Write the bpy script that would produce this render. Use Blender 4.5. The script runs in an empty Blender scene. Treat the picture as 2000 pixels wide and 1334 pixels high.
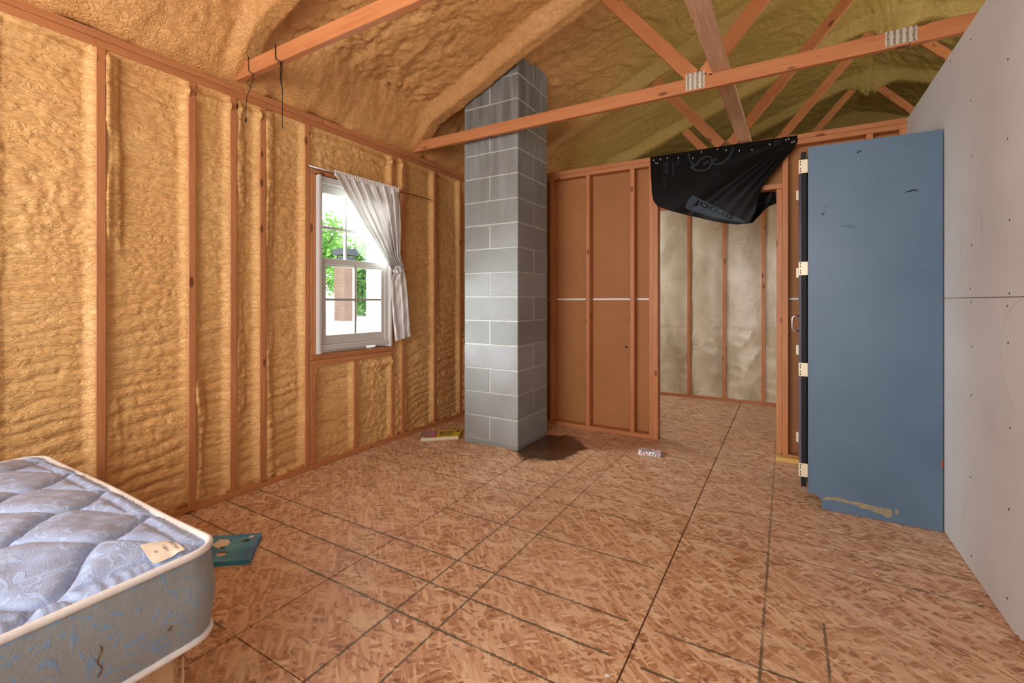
import bpy, bmesh, math, random
import numpy as np
from mathutils import Vector, Matrix
random.seed(7); rng = np.random.default_rng(7)
S = bpy.context.scene
COL = S.collection
PI = math.pi

# ------------------------------------------------------------------ camera
F, CX, HZ, CH, YAW = 904.0, 1000.0, 588.0, 1.225, math.radians(30.65)
sn, cs = math.sin(YAW), math.cos(YAW)
cam = bpy.data.objects.new('camera', bpy.data.cameras.new('camera'))
COL.objects.link(cam); S.camera = cam
cam.location = (0, 0, CH); cam.rotation_euler = (PI/2, 0, YAW)
cam.data.sensor_width = 36; cam.data.lens = F/2000*36
cam.data.shift_y = (HZ-667)/2000
cam.data.clip_start = .02; cam.data.clip_end = 200

# ------------------------------------------------------------------ world
W = bpy.data.worlds.new('overcast_sky'); S.world = W; W.use_nodes = True
nt = W.node_tree; nt.nodes.clear()
wo = nt.nodes.new('ShaderNodeOutputWorld'); bg = nt.nodes.new('ShaderNodeBackground')
bg.inputs[0].default_value = (.93, .96, 1, 1); bg.inputs[1].default_value = 4.0
nt.links.new(bg.outputs[0], wo.inputs[0])

# ------------------------------------------------------------------ lamps
def area(name, loc, target, sx, sy, power, col):
    l = bpy.data.lights.new(name, 'AREA'); l.shape = 'RECTANGLE'; l.size = sx; l.size_y = sy
    l.energy = power; l.color = col
    o = bpy.data.objects.new(name, l); COL.objects.link(o); o.location = loc
    o.rotation_euler = (Vector(target)-Vector(loc)).to_track_quat('-Z', 'Y').to_euler()
    return o
area('rear_assumed_light', (-1.5, -2.7, 1.5), (-1.5, 4, 1.5), 2.6, 1.9, 100, (.93, .96, 1))  # added lamp for assumed daylight behind the camera; back wall has no window
area('rear_ceiling_fill', (-1.1, -.9, 1.9), (-1.1, 2.4, 3.2), 2.8, 1.4, 42, (1, .97, .93))  # added fill aimed at the ceiling, stands in for light off the floor
area('window_daylight', (-4.5, 1.45, 2.0), (-2.96, 2.5, 1.5), 1.5, 1.5, 360, (.90, .95, 1))  # added lamp outside, out of view, strengthens the daylight entering the window
area('closet_assumed_light', (-2.7, 5.3, 1.6), (-1.0, 6.2, 1.1), .8, 1.0, 22, (.93, .96, 1))  # added lamp inside the closet for assumed light from its left, no opening there
area('loft_fill', (3.6, 4.6, 2.0), (.8, 4.6, 3.6), 1.8, 2.6, 85, (1, .97, .88))  # added unseen fill beyond the right wall, brightens the far roof foam

S.view_settings.view_transform = 'Standard'; S.view_settings.look = 'None'
S.view_settings.gamma = 1; S.view_settings.use_curve_mapping = False
S.view_settings.exposure = 0.5

# ------------------------------------------------------------------ helpers
def ray(px):
    r = (px-CX)/F; return (-sn+cs*r, cs+sn*r)
def on_y(px, py, Y):
    a, b = ray(px); d = Y/b; return Vector((a*d, Y, CH-(py-HZ)/F*d))
def on_x(px, py, X=-2.96):
    a, b = ray(px); d = X/a; return Vector((X, b*d, CH-(py-HZ)/F*d))

def rgb(h):
    h = h.lstrip('#'); v = [int(h[i:i+2], 16)/255 for i in (0, 2, 4)]
    return tuple((c/12.92 if c <= .04045 else ((c+.055)/1.055)**2.4) for c in v)+(1,)

def link(o, parent=None):
    COL.objects.link(o)
    if parent is not None: o.parent = parent
    return o
def tag(o, label=None, cat=None, group=None, kind=None):
    if label: o['label'] = label
    if cat: o['category'] = cat
    if group: o['group'] = group
    if kind: o['kind'] = kind
    return o
def empty(name, loc=(0, 0, 0), parent=None):
    o = bpy.data.objects.new(name, None); o.location = loc; o.empty_display_size = .1
    return link(o, parent)
def mesh_obj(name, verts, faces, mat, parent=None, smooth=False, world=True):
    """vertices in world space; stored relative to the parent's origin"""
    me = bpy.data.meshes.new(name)
    off = Vector((0, 0, 0))
    if parent is not None and world:
        p = parent
        while p is not None: off += p.location; p = p.parent
    if isinstance(verts, np.ndarray): vs = (verts-np.array(off)).tolist()
    else: vs = [tuple(Vector(v)-off) for v in verts]
    if isinstance(faces, np.ndarray): faces = faces.tolist()
    me.from_pydata(vs, [], faces); me.update()
    if mat: me.materials.append(mat)
    if smooth: me.polygons.foreach_set('use_smooth', [True]*len(me.polygons))
    return link(bpy.data.objects.new(name, me), parent)

class MB:
    def __init__(s): s.v = []; s.f = []
    def box(s, x0, x1, y0, y1, z0, z1):
        b = len(s.v)
        s.v += [(x, y, z) for z in (z0, z1) for y in (y0, y1) for x in (x0, x1)]
        s.f += [tuple(b+i for i in q) for q in ((0, 2, 3, 1), (4, 5, 7, 6), (0, 1, 5, 4), (2, 6, 7, 3), (0, 4, 6, 2), (1, 3, 7, 5))]
        return s
    def prism(s, pts, d):
        """polygon pts extruded by vector d"""
        b = len(s.v); n = len(pts); d = Vector(d)
        s.v += [tuple(p) for p in pts]+[tuple(Vector(p)+d) for p in pts]
        s.f += [tuple(range(b, b+n)), tuple(reversed(range(b+n, b+2*n)))]
        s.f += [(b+i, b+n+i, b+n+(i+1) % n, b+(i+1) % n) for i in range(n)]
        return s
    def tube(s, pts, r, n=8, closed=False):
        pts = [Vector(p) for p in pts]; m = len(pts); b = len(s.v); up = Vector((0, 0, 1))
        prev = None
        for i, p in enumerate(pts):
            if closed: t = pts[(i+1) % m]-pts[i-1]
            else: t = pts[min(i+1, m-1)]-pts[max(i-1, 0)]
            t.normalize()
            if prev is None:
                a = t.cross(up); a = a if a.length > .05 else t.cross(Vector((1, 0, 0)))
            else: a = prev-t*prev.dot(t)
            a.normalize(); prev = a.copy(); c = t.cross(a)
            rr = r[i] if isinstance(r, (list, tuple)) else r
            for k in range(n):
                q = p+(a*math.cos(2*PI*k/n)+c*math.sin(2*PI*k/n))*rr
                s.v.append(tuple(q))
        for i in range(m if closed else m-1):
            j = (i+1) % m
            for k in range(n):
                k2 = (k+1) % n
                s.f.append((b+i*n+k, b+i*n+k2, b+j*n+k2, b+j*n+k))
        if not closed:
            s.f += [tuple(b+k for k in reversed(range(n))), tuple(b+(m-1)*n+k for k in range(n))]
        return s
    def obj(s, name, mat, parent=None, smooth=False, bevel=0):
        o = mesh_obj(name, s.v, s.f, mat, parent, smooth)
        bm = bmesh.new(); bm.from_mesh(o.data)
        bmesh.ops.recalc_face_normals(bm, faces=bm.faces)
        if bevel:
            bmesh.ops.bevel(bm, geom=bm.edges[:], offset=bevel, segments=1, affect='EDGES', clamp_overlap=True)
        bm.to_mesh(o.data); bm.free()
        return o

def lumber(name, p0, p1, w, t, mat, parent, wide=(0, 0, 1), bevel=.0025):
    """a board from p0 to p1; w across the direction `wide`, t across the other; local X runs along the grain"""
    p0, p1 = Vector(p0), Vector(p1); ax = (p1-p0); L = ax.length; ax.normalize()
    wd = Vector(wide); wd = (wd-ax*wd.dot(ax)).normalized(); td = ax.cross(wd)
    me = bpy.data.meshes.new(name); bm = bmesh.new(); bmesh.ops.create_cube(bm, size=1)
    for v in bm.verts: v.co = Vector((v.co.x*L, v.co.y*w, v.co.z*t))
    bmesh.ops.bevel(bm, geom=bm.edges[:], offset=bevel, segments=1, affect='EDGES')
    bm.to_mesh(me); bm.free(); me.materials.append(mat)
    o = link(bpy.data.objects.new(name, me), parent)
    M = Matrix((( *ax,), (*wd,), (*td,))).transposed().to_4x4()
    c = (p0+p1)/2
    off = Vector((0, 0, 0)); p = parent
    while p is not None: off += p.location; p = p.parent
    M.translation = c-off
    o.matrix_local = M
    return o

# vectorised gradient-ish noise
_P = rng.random((256, 256))*2-1
def vn(x, y, seed=0):
    x = np.asarray(x, float)+seed*17.31; y = np.asarray(y, float)+seed*9.77
    xi = np.floor(x).astype(int); yi = np.floor(y).astype(int); fx = x-xi; fy = y-yi
    u = fx*fx*fx*(fx*(fx*6-15)+10); v = fy*fy*fy*(fy*(fy*6-15)+10)
    g = lambda a, b: _P[a & 255, b & 255]
    return (g(xi, yi)*(1-u)+g(xi+1, yi)*u)*(1-v)+(g(xi, yi+1)*(1-u)+g(xi+1, yi+1)*u)*v
def fbm(x, y, o=3, seed=0):
    r = 0; a = 1
    for i in range(o):
        r = r+a*vn(x*2**i, y*2**i, seed+i*3); a *= .5
    return r
def puffy(n):   # rounded lumps with sharp creases
    return np.sqrt(np.abs(n)+1e-4)
def sstep(x, a, b):
    t = np.clip((x-a)/(b-a), 0, 1); return t*t*(3-2*t)
def grid_faces(nu, nv):
    i = np.arange(nu-1)[:, None]; j = np.arange(nv-1)[None, :]
    a = (i*nv+j).ravel(); return np.stack([a, a+1, a+nv+1, a+nv], 1)

# ------------------------------------------------------------------ materials
class N:
    def __init__(s, name, rough=.6, spec=.3):
        s.m = bpy.data.materials.new(name); s.m.use_nodes = True; s.t = s.m.node_tree
        s.b = s.t.nodes['Principled BSDF']; s.b.inputs['Roughness'].default_value = rough
        s.b.inputs['Specular IOR Level'].default_value = spec
    def n(s, typ, ins=None, **kw):
        x = s.t.nodes.new(typ)
        for k, v in kw.items(): setattr(x, k, v)
        for k, v in (ins or {}).items():
            if isinstance(v, bpy.types.NodeSocket): s.t.links.new(v, x.inputs[k])
            else: x.inputs[k].default_value = v
        return x
    def coord(s, kind='Object', scale=(1, 1, 1), rot=(0, 0, 0), loc=(0, 0, 0)):
        c = s.n('ShaderNodeTexCoord'); m = s.n('ShaderNodeMapping', {0: c.outputs[kind]})
        m.inputs['Scale'].default_value = scale; m.inputs['Rotation'].default_value = rot; m.inputs['Location'].default_value = loc
        return m.outputs[0]
    def pos(s, scale=(1, 1, 1), rot=(0, 0, 0)):
        c = s.n('ShaderNodeNewGeometry'); m = s.n('ShaderNodeMapping', {0: c.outputs['Position']})
        m.inputs['Scale'].default_value = scale; m.inputs['Rotation'].default_value = rot
        return m.outputs[0]
    def noise(s, vec, scale, detail=3, rough=.5, dist=0):
        return s.n('ShaderNodeTexNoise', {'Vector': vec, 'Scale': scale, 'Detail': detail, 'Roughness': rough, 'Distortion': dist}).outputs[0]
    def ramp(s, f, stops):
        r = s.n('ShaderNodeValToRGB', {0: f}); e = r.color_ramp.elements
        while len(e) < len(stops): e.new(.5)
        for x, (p, c) in zip(e, stops):
            x.position = p; x.color = rgb(c) if isinstance(c, str) else (c, c, c, 1)
        return r.outputs[0]
    def mix(s, f, a, b, mode='MIX'):
        x = s.n('ShaderNodeMix', data_type='RGBA', blend_type=mode)
        for i, v in ((0, f), (6, a), (7, b)):
            if isinstance(v, bpy.types.NodeSocket): s.t.links.new(v, x.inputs[i])
            elif i == 0: x.inputs[0].default_value = v
            else: x.inputs[i].default_value = rgb(v) if isinstance(v, str) else v
        return x.outputs[2]
    def math(s, op, a, b=0.0, c=None):
        ins = {0: a, 1: b}
        if c is not None: ins[2] = c
        return s.n('ShaderNodeMath', ins, operation=op).outputs[0]
    def base(s, c):
        if isinstance(c, str): s.b.inputs['Base Color'].default_value = rgb(c)
        else: s.t.links.new(c, s.b.inputs['Base Color'])
        return s
    def bump(s, h, st=.3, dist=.01):
        x = s.n('ShaderNodeBump', {'Height': h, 'Strength': st, 'Distance': dist})
        s.t.links.new(x.outputs[0], s.b.inputs['Normal']); return s

def plain(name, c, rough=.6, spec=.3, metal=0, var=.0, vscale=8):
    m = N(name, rough, spec); m.b.inputs['Metallic'].default_value = metal
    if var:
        n = m.noise(m.coord(), vscale, 4)
        d = m.mix(m.ramp(n, [(.3, 1-var), (.7, 1+0*var)]), (0, 0, 0, 1), c)
        m.base(d)
    else: m.base(c)
    return m.m

def mat_lumber(name, a, b, dark, rough=.45, spec=.35):
    m = N(name, rough, spec)
    oi = m.n('ShaderNodeObjectInfo').outputs['Random']
    c = m.n('ShaderNodeTexCoord').outputs['Object']
    off = m.n('ShaderNodeVectorMath', {0: c, 1: m.n('ShaderNodeCombineXYZ', {0: m.math('MULTIPLY', oi, 31.), 1: m.math('MULTIPLY', oi, 7.), 2: 0.}).outputs[0]}, operation='ADD').outputs[0]
    st = m.n('ShaderNodeMapping', {0: off}); st.inputs['Scale'].default_value = (1.1, 22, 22)
    g = m.noise(st.outputs[0], 3.2, 5, .6, .6)
    st2 = m.n('ShaderNodeMapping', {0: off}); st2.inputs['Scale'].default_value = (1.2, 5, 5)
    lw = m.noise(st2.outputs[0], 1.6, 3)
    col = m.mix(m.ramp(g, [(.3, 0.), (.72, 1.)]), a, b)
    col = m.mix(m.math('MULTIPLY', m.ramp(lw, [(.45, 0.), (.7, 1.)]), .35), col, dark)
    col = m.mix(m.math('MULTIPLY', oi, .3), col, dark)
    # knots
    st3 = m.n('ShaderNodeMapping', {0: off}); st3.inputs['Scale'].default_value = (4.2, 11, 11)
    vo = m.n('ShaderNodeTexVoronoi', {'Vector': st3.outputs[0], 'Scale': 1.0, 'Randomness': 1.0})
    k = m.ramp(vo.outputs['Distance'], [(.10, 1.), (.165, 0.)])
    col = m.mix(m.math('MULTIPLY', k, .8), col, '#5a2c17')
    m.base(col).bump(g, .25, .004)
    return m.m
LUM = mat_lumber('reddish_pine', '#cc8c5a', '#b97549', '#985a35')
LUMD = mat_lumber('rough_weathered_pine', '#dcb492', '#c09474', '#a27858', .75, .15)
LUMN = mat_lumber('pale_new_pine', '#dbb06a', '#caa057', '#b48a48', .6, .2)

def mat_foam(name, c1, c2, c3, wr=(1, 1, 1), olive=False):
    m = N(name, .42, .38)
    p = m.pos()
    a = m.noise(p, 1.1, 3, .55, .3); b = m.noise(m.pos(wr), 7, 5, .6, .8); sm = m.noise(m.pos(wr), 26, 4, .6, 1.2)
    col = m.mix(m.ramp(a, [(.35, 0.), (.65, 1.)]), c1, c2)
    col = m.mix(m.math('MULTIPLY', m.ramp(b, [(.5, 0.), (.75, 1.)]), .45), col, c3)
    if olive:      # olive cast of the light painted into the foam towards right and rear
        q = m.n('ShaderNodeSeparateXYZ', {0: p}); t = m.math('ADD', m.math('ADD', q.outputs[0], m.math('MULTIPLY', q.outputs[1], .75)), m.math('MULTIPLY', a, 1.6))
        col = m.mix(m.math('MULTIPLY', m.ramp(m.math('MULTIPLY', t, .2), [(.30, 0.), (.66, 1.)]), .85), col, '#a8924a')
    m.base(col)
    rg = m.math('ABSOLUTE', m.math('SUBTRACT', m.noise(m.pos(wr), 17, 2, .5, 1.6), .5))
    h = m.math('ADD', m.math('ADD', m.math('MULTIPLY', b, .5), m.math('MULTIPLY', sm, .6)), m.math('MULTIPLY', m.ramp(rg, [(0., 0.), (.09, 1.)]), .35))
    m.bump(h, .7, .012)
    return m.m
FOAM = mat_foam('yellow_spray_foam', '#e4b678', '#dba668', '#cc9254', (1, .5, 2.0))
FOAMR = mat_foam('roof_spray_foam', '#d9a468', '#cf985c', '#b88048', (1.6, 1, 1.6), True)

def mat_block():
    m = N('grey_concrete_block', .85, .15)
    oi = m.n('ShaderNodeObjectInfo').outputs['Random']
    p = m.pos(); n = m.noise(p, 160, 3, .7); big = m.noise(p, 3, 4)
    st = m.noise(m.pos((14, 14, 1.6)), 1.0, 4)
    col = m.mix(oi, '#a2a5a6', '#8f9290')
    col = m.mix(m.math('MULTIPLY', m.ramp(n, [(.42, 1.), (.52, 0.)]), .38), col, '#686966')
    col = m.mix(m.math('MULTIPLY', m.ramp(big, [(.45, 0.), (.7, 1.)]), .4), col, '#7e7a70')
    # dark brownish streaks, stronger towards the top
    z = m.n('ShaderNodeSeparateXYZ', {0: p}).outputs[2]
    up = m.ramp(m.math('MULTIPLY', z, .3), [(.5, 0.), (.85, 1.)])
    col = m.mix(m.math('MULTIPLY', m.math('MULTIPLY', up, m.ramp(st, [(.35, 0.), (.65, 1.)])), .7), col, '#5f5a50')
    m.base(col).bump(n, .5, .004); return m.m
BLOCK = mat_block()
MORTAR = plain('pale_mortar', '#bebeb8', .9, .1, 0, .2, 30)

def mat_osb():
    m = N('oriented_strand_board', .45, .45)
    col = None; g = m.pos()
    cols = [('#e2b994', '#ab7750'), ('#dcb18c', '#a36c46'), ('#efcfae', '#bc8960'), ('#ca9a72', '#98633e'), ('#e8c4a0', '#b57d56')]
    hsum = None
    for i, (rot, (ca, cb)) in enumerate(zip((.35, 1.15, -.45, 2.3, .75), cols)):
        mp = m.n('ShaderNodeMapping', {0: g}); mp.inputs['Rotation'].default_value = (0, 0, rot); mp.inputs['Location'].default_value = (i*3.7, i*1.9, 0)
        wv = m.noise(mp.outputs[0], 9, 2)
        v = m.n('ShaderNodeVectorMath', {0: mp.outputs[0], 1: m.n('ShaderNodeCombineXYZ', {0: m.math('MULTIPLY', wv, .05), 1: m.math('MULTIPLY', wv, .03), 2: 0.}).outputs[0]}, operation='ADD').outputs[0]
        mp2 = m.n('ShaderNodeMapping', {0: v}); mp2.inputs['Scale'].default_value = (15, 78, 1)
        vo = m.n('ShaderNodeTexVoronoi', {'Vector': mp2.outputs[0], 'Scale': 1.0}, voronoi_dimensions='2D')
        sep = m.n('ShaderNodeSeparateXYZ', {0: vo.outputs['Color']})
        mp3 = m.n('ShaderNodeMapping', {0: v}); mp3.inputs['Scale'].default_value = (14, 230, 1)
        fib = m.noise(mp3.outputs[0], 1, 3, .65)
        c = m.mix(m.ramp(m.math('MULTIPLY_ADD', sep.outputs[0], .55, m.math('MULTIPLY_ADD', fib, 1.3, -.45)), [(.1, 0.), (.9, 1.)]), ca, cb)
        if col is None: col = c; hsum = sep.outputs[0]
        else:
            k = m.math('GREATER_THAN', sep.outputs[1], .50)
            col = m.mix(k, col, c); hsum = m.n('ShaderNodeMix', {0: k, 2: hsum, 3: m.math('MULTIPLY_ADD', fib, .6, sep.outputs[0])}).outputs[0]
    # a few large pale strands
    for rot, off, th in ((.5, 3.1, .90), (-.3, 8.4, .92)):
        mp = m.n('ShaderNodeMapping', {0: g}); mp.inputs['Rotation'].default_value = (0, 0, rot); mp.inputs['Location'].default_value = (off, off, 0)
        mp2 = m.n('ShaderNodeMapping', {0: mp.outputs[0]}); mp2.inputs['Scale'].default_value = (7.5, 30, 1)
        vo = m.n('ShaderNodeTexVoronoi', {'Vector': mp2.outputs[0], 'Scale': 1.0}, voronoi_dimensions='2D')
        sep = m.n('ShaderNodeSeparateXYZ', {0: vo.outputs['Color']})
        col = m.mix(m.math('MULTIPLY', m.math('GREATER_THAN', sep.outputs[0], th), .42), col, '#ecd0ac')
    # small dark chips
    ch = m.n('ShaderNodeMapping', {0: g}); ch.inputs['Scale'].default_value = (38, 95, 1); ch.inputs['Rotation'].default_value = (0, 0, .8)
    cv = m.n('ShaderNodeTexVoronoi', {'Vector': ch.outputs[0], 'Scale': 1.}, voronoi_dimensions='2D')
    cc = m.n('ShaderNodeSeparateXYZ', {0: cv.outputs['Color']})
    col = m.mix(m.math('MULTIPLY', m.math('GREATER_THAN', cc.outputs[0], .93), .55), col, '#6e4022')
    # dust and wear
    col = m.mix(m.math('MULTIPLY', m.ramp(m.noise(g, 1.3, 4), [(.4, 0.), (.68, 1.)]), .3), col, '#c9a68a')
    s = m.n('ShaderNodeSeparateXYZ', {0: g}); X, Y = s.outputs[0], s.outputs[1]
    wob = m.noise(m.pos((60, 60, 1)), 1, 2)
    wid = m.math('MULTIPLY_ADD', wob, .014, -.0018)
    def line(v, at, wmul=1.):
        d = m.math('ABSOLUTE', m.math('SUBTRACT', v, at))
        return m.math('LESS_THAN', d, m.math('MULTIPLY', wid, wmul))
    def between(v, a, b): return m.math('MULTIPLY', m.math('GREATER_THAN', v, a), m.math('LESS_THAN', v, b))
    tot = None
    def add(x):
        nonlocal tot
        tot = x if tot is None else m.math('MAXIMUM', tot, x)
    ym = m.math('MODULO', m.math('ADD', Y, 7.*1.22-.94), 1.22)
    for off in (.405, .61, .81): add(line(ym, off))
    add(m.math('MULTIPLY', m.math('MAXIMUM', line(Y, 2.158), line(Y, 4.6)), between(X, -1.73, -.5)))
    add(m.math('MULTIPLY', line(Y, .94), between(X, -3, -1.8)))
    gap = m.math('SUBTRACT', 1., between(X, -.52, -.42))
    tot = m.math('MULTIPLY', tot, gap)
    for xa, w in ((-2.62, .6), (-2.38, .5), (-1.335, 1.), (-1.122, .9), (-.075, 1.)): add(line(X, xa, w))
    add(m.math('MULTIPLY', line(X, .122, .9), m.math('LESS_THAN', Y, 2.12)))
    fade = m.ramp(m.math('MULTIPLY', Y, .2), [(.3, 1.), (.75, .55)])
    thin = m.ramp(m.noise(g, 9, 2), [(.3, .55), (.5, 1.)])
    col = m.mix(m.math('MULTIPLY', m.math('MULTIPLY', tot, fade), m.math('MULTIPLY', thin, .85)), col, '#4e4a3a')
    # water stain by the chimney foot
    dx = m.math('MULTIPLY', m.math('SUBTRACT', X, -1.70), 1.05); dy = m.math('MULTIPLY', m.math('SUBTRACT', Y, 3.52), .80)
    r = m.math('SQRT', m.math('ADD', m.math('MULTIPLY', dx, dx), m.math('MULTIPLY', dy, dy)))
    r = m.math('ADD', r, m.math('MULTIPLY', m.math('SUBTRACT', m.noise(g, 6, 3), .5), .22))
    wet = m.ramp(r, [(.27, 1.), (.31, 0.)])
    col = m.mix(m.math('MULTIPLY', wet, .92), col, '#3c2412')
    m.base(col)
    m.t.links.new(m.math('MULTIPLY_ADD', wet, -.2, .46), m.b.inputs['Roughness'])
    m.bump(m.math('ADD', hsum, m.noise(g, 90, 2)), .35, .0035)
    return m.m
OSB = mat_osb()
def mat_drywall():
    m = N('white_drywall', .8, .2); g = m.pos()
    col = m.mix(m.ramp(m.noise(g, 1.6, 4), [(.35, 0.), (.7, 1.)]), '#d0d2d3', '#c5c6c5')
    sc = m.noise(m.pos((2, 9, 1.4), (.5, 0, 0)), 2.2, 4, .6, 1.5)
    col = m.mix(m.math('MULTIPLY', m.ramp(sc, [(.66, 0.), (.74, 1.)]), .35), col, '#9a968f')
    m.base(col).bump(m.noise(g, 220, 2), .08, .002); return m.m
DRY = mat_drywall()
def mat_hard():
    m = N('brown_hardboard', .6, .25); g = m.pos()
    col = m.mix(m.ramp(m.noise(g, 1.2, 3), [(.35, 0.), (.7, 1.)]), '#b07848', '#a26c40')
    col = m.mix(m.math('MULTIPLY', m.ramp(m.noise(g, 40, 3), [(.45, 0.), (.7, 1.)]), .25), col, '#8c5a34')
    m.base(col).bump(m.noise(g, 120, 2), .1, .002); return m.m
HARD = mat_hard()
def mat_plastic():
    m = N('dusty_insulation_facing', .32, .5); g = m.pos()
    col = m.mix(m.ramp(m.noise(m.pos((1, 1, .6)), 3, 5, .6, .5), [(.35, 0.), (.68, 1.)]), '#d8cdb0', '#b0a284')
    d = m.noise(m.pos((1.3, 1, 2.4)), 7, 5, .7, 2.2)
    col = m.mix(m.math('MULTIPLY', m.ramp(d, [(.62, 0.), (.72, 1.)]), .7), col, '#5f5038')
    m.base(col).bump(m.noise(m.pos((2, 1, 3)), 5, 3, .5, 1.), .25, .01); return m.m
PLAST = mat_plastic()
def mat_blue():
    m = N('blue_cabinet_paint', .38, .4); g = m.pos()
    col = m.mix(m.ramp(m.noise(g, 2.2, 4), [(.35, 0.), (.7, 1.)]), '#5c7389', '#52687f')
    sc = m.noise(m.pos((3, 1, 14), (0, .25, 0)), 1.4, 3, .5, .6)
    col = m.mix(m.math('MULTIPLY', m.ramp(sc, [(.71, 0.), (.75, 1.)]), .5), col, '#34485f')
    m.base(col).bump(m.noise(g, 60, 3), .06, .003); return m.m
BLUE = mat_blue()
NAVY = plain('navy_door_paint', '#4a5674', .35, .45)
BLACKE = plain('black_cabinet_edge', '#1c1c1c', .6, .2)
PLY = plain('bare_scraped_wood', '#9a8f76', .8, .1, 0, .25, 40)
ZINC = plain('galvanised_steel', '#d8d6c4', .35, .5, .35, .15, 60)
IVORY = plain('ivory_hinge_metal', '#dcd2b6', .4, .4, .2)
SLOT = plain('plate_tooth_slots', '#5c3a26', .8, .1)
CHROME = plain('chrome', '#d8d8d8', .15, .5, 1)
VINYL = plain('white_window_vinyl', '#cac7c1', .4, .3, 0, .05, 5)
GASK = plain('grey_muntin', '#a6a29c', .5, .3)
CORD = plain('black_cord', '#181410', .6, .3)
RODM = plain('dark_rod', '#5a3c28', .5, .3)
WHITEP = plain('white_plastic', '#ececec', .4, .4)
SCREW = plain('dark_screw_head', '#2a2826', .5, .4)
def mat_glass():
    m = bpy.data.materials.new('window_glass'); m.use_nodes = True; t = m.node_tree; t.nodes.clear()
    o = t.nodes.new('ShaderNodeOutputMaterial'); tr = t.nodes.new('ShaderNodeBsdfTransparent'); gl = t.nodes.new('ShaderNodeBsdfGlossy')
    mx = t.nodes.new('ShaderNodeMixShader'); gl.inputs['Roughness'].default_value = .03; mx.inputs[0].default_value = .06
    tr.inputs[0].default_value = (.95, .97, .96, 1)
    t.links.new(tr.outputs[0], mx.inputs[1]); t.links.new(gl.outputs[0], mx.inputs[2]); t.links.new(mx.outputs[0], o.inputs[0]); return m
GLASS = mat_glass()

# ================================================================== SETTING
XL, XS, XR, YE = -2.96, -3.049, .72, 4.16      # stud face left, sheathing, drywall face, end wall face
ZP0, ZP1 = 2.495, 2.58
def struct(o): o['kind'] = 'structure'; return o

# ---- floor sheets
floor = struct(MB().box(-3.4, 5.0, -3.2, 9.6, -.12, -.02).obj('floor', plain('subfloor_red_brown', '#30120a', .9, .1)))  # dark red-brown base colour that shows in the sheet joints
sheets = []
for xa, xb, ys in ((-2.995, -1.739, (-3.0, -.275, 2.165, 4.6, 6.9)), (-1.733, -.471, (-3.0, -1.5, .94, 3.60, 6.04, 6.9)),
                   (-.465, .80, (-3.0, -.305, 2.135, 4.575, 6.9)), (.803, 2.05, (-3., .94, 3.38, 5.82, 6.9))):
    for ya, yb in zip(ys, ys[1:]):
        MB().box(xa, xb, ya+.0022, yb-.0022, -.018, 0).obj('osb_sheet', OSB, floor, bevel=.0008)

# ---- left wall
wl = struct(empty('wall_left', (XL, 0, 0)))
def sheath(y0, y1, z0, z1): MB().box(-3.10, XS, y0, y1, z0, z1).obj('sheathing_panel', plain_sheath, wl)
plain_sheath = plain('sheathing_board', '#8a5a30', .8, .1)
WY0, WY1, WZ0, WZ1 = 2.18, 2.93, .83, 2.15
sheath(-3.0, WY0, 0, 2.56); sheath(WY1, 6.3, 0, 2.56); sheath(WY0, WY1, 0, WZ0); sheath(WY0, WY1, WZ1, 2.56)
MB().box(-3.12, -3.052, -3.0, 9.5, 2.50, 3.0).obj('eave_blocking', plain_sheath, wl)
lumber('bottom_plate', (XL-.0445, -3, .019), (XL-.0445, 4.25, .019), .089, .038, LUM, wl, (1, 0, 0))
lumber('top_plate', (XL-.0445, -3, 2.517), (XL-.0445, 4.25, 2.517), .089, .040, LUM, wl, (1, 0, 0))
for a, b in ((-3, 1.66), (1.664, 2.25), (2.254, 4.25)):
    lumber('cap_plate', (XL-.0445+.001, a, 2.559), (XL-.0445+.001, b, 2.559), .089, .041, LUM, wl, (1, 0, 0))
def stud_l(yc, z0=.038, z1=2.497, mat=LUM):
    lumber('stud', (XL-.0445, yc, z0), (XL-.0445, yc, z1), .089, .040, mat, wl, (1, 0, 0))
full = [-2.2, -1.8, -1.3, -.82, -.33, .10, .52, .948, 1.363, 1.596, 1.783, 2.113, 3.083, 3.52, 3.935, 4.14]
for y in full: stud_l(y)
stud_l(2.158, .038, .752); stud_l(2.158, .832, 2.16)
stud_l(2.953, .038, .752); stud_l(2.953, .832, 2.497)
stud_l(2.548, .038, .752)
lumber('rough_sill', (XL-.0445, 2.137, .772), (XL-.0445, 2.974, .772), .089, .038, LUM, wl, (1, 0, 0))
lumber('rough_sill', (XL-.0445+.002, 2.137, .812), (XL-.0445+.002, 2.974, .812), .089, .038, LUM, wl, (1, 0, 0))
lumber('header_board', (XL-.0445, 2.137, 2.180), (XL-.0445, 2.932, 2.180), .089, .038, LUM, wl, (1, 0, 0))

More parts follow.
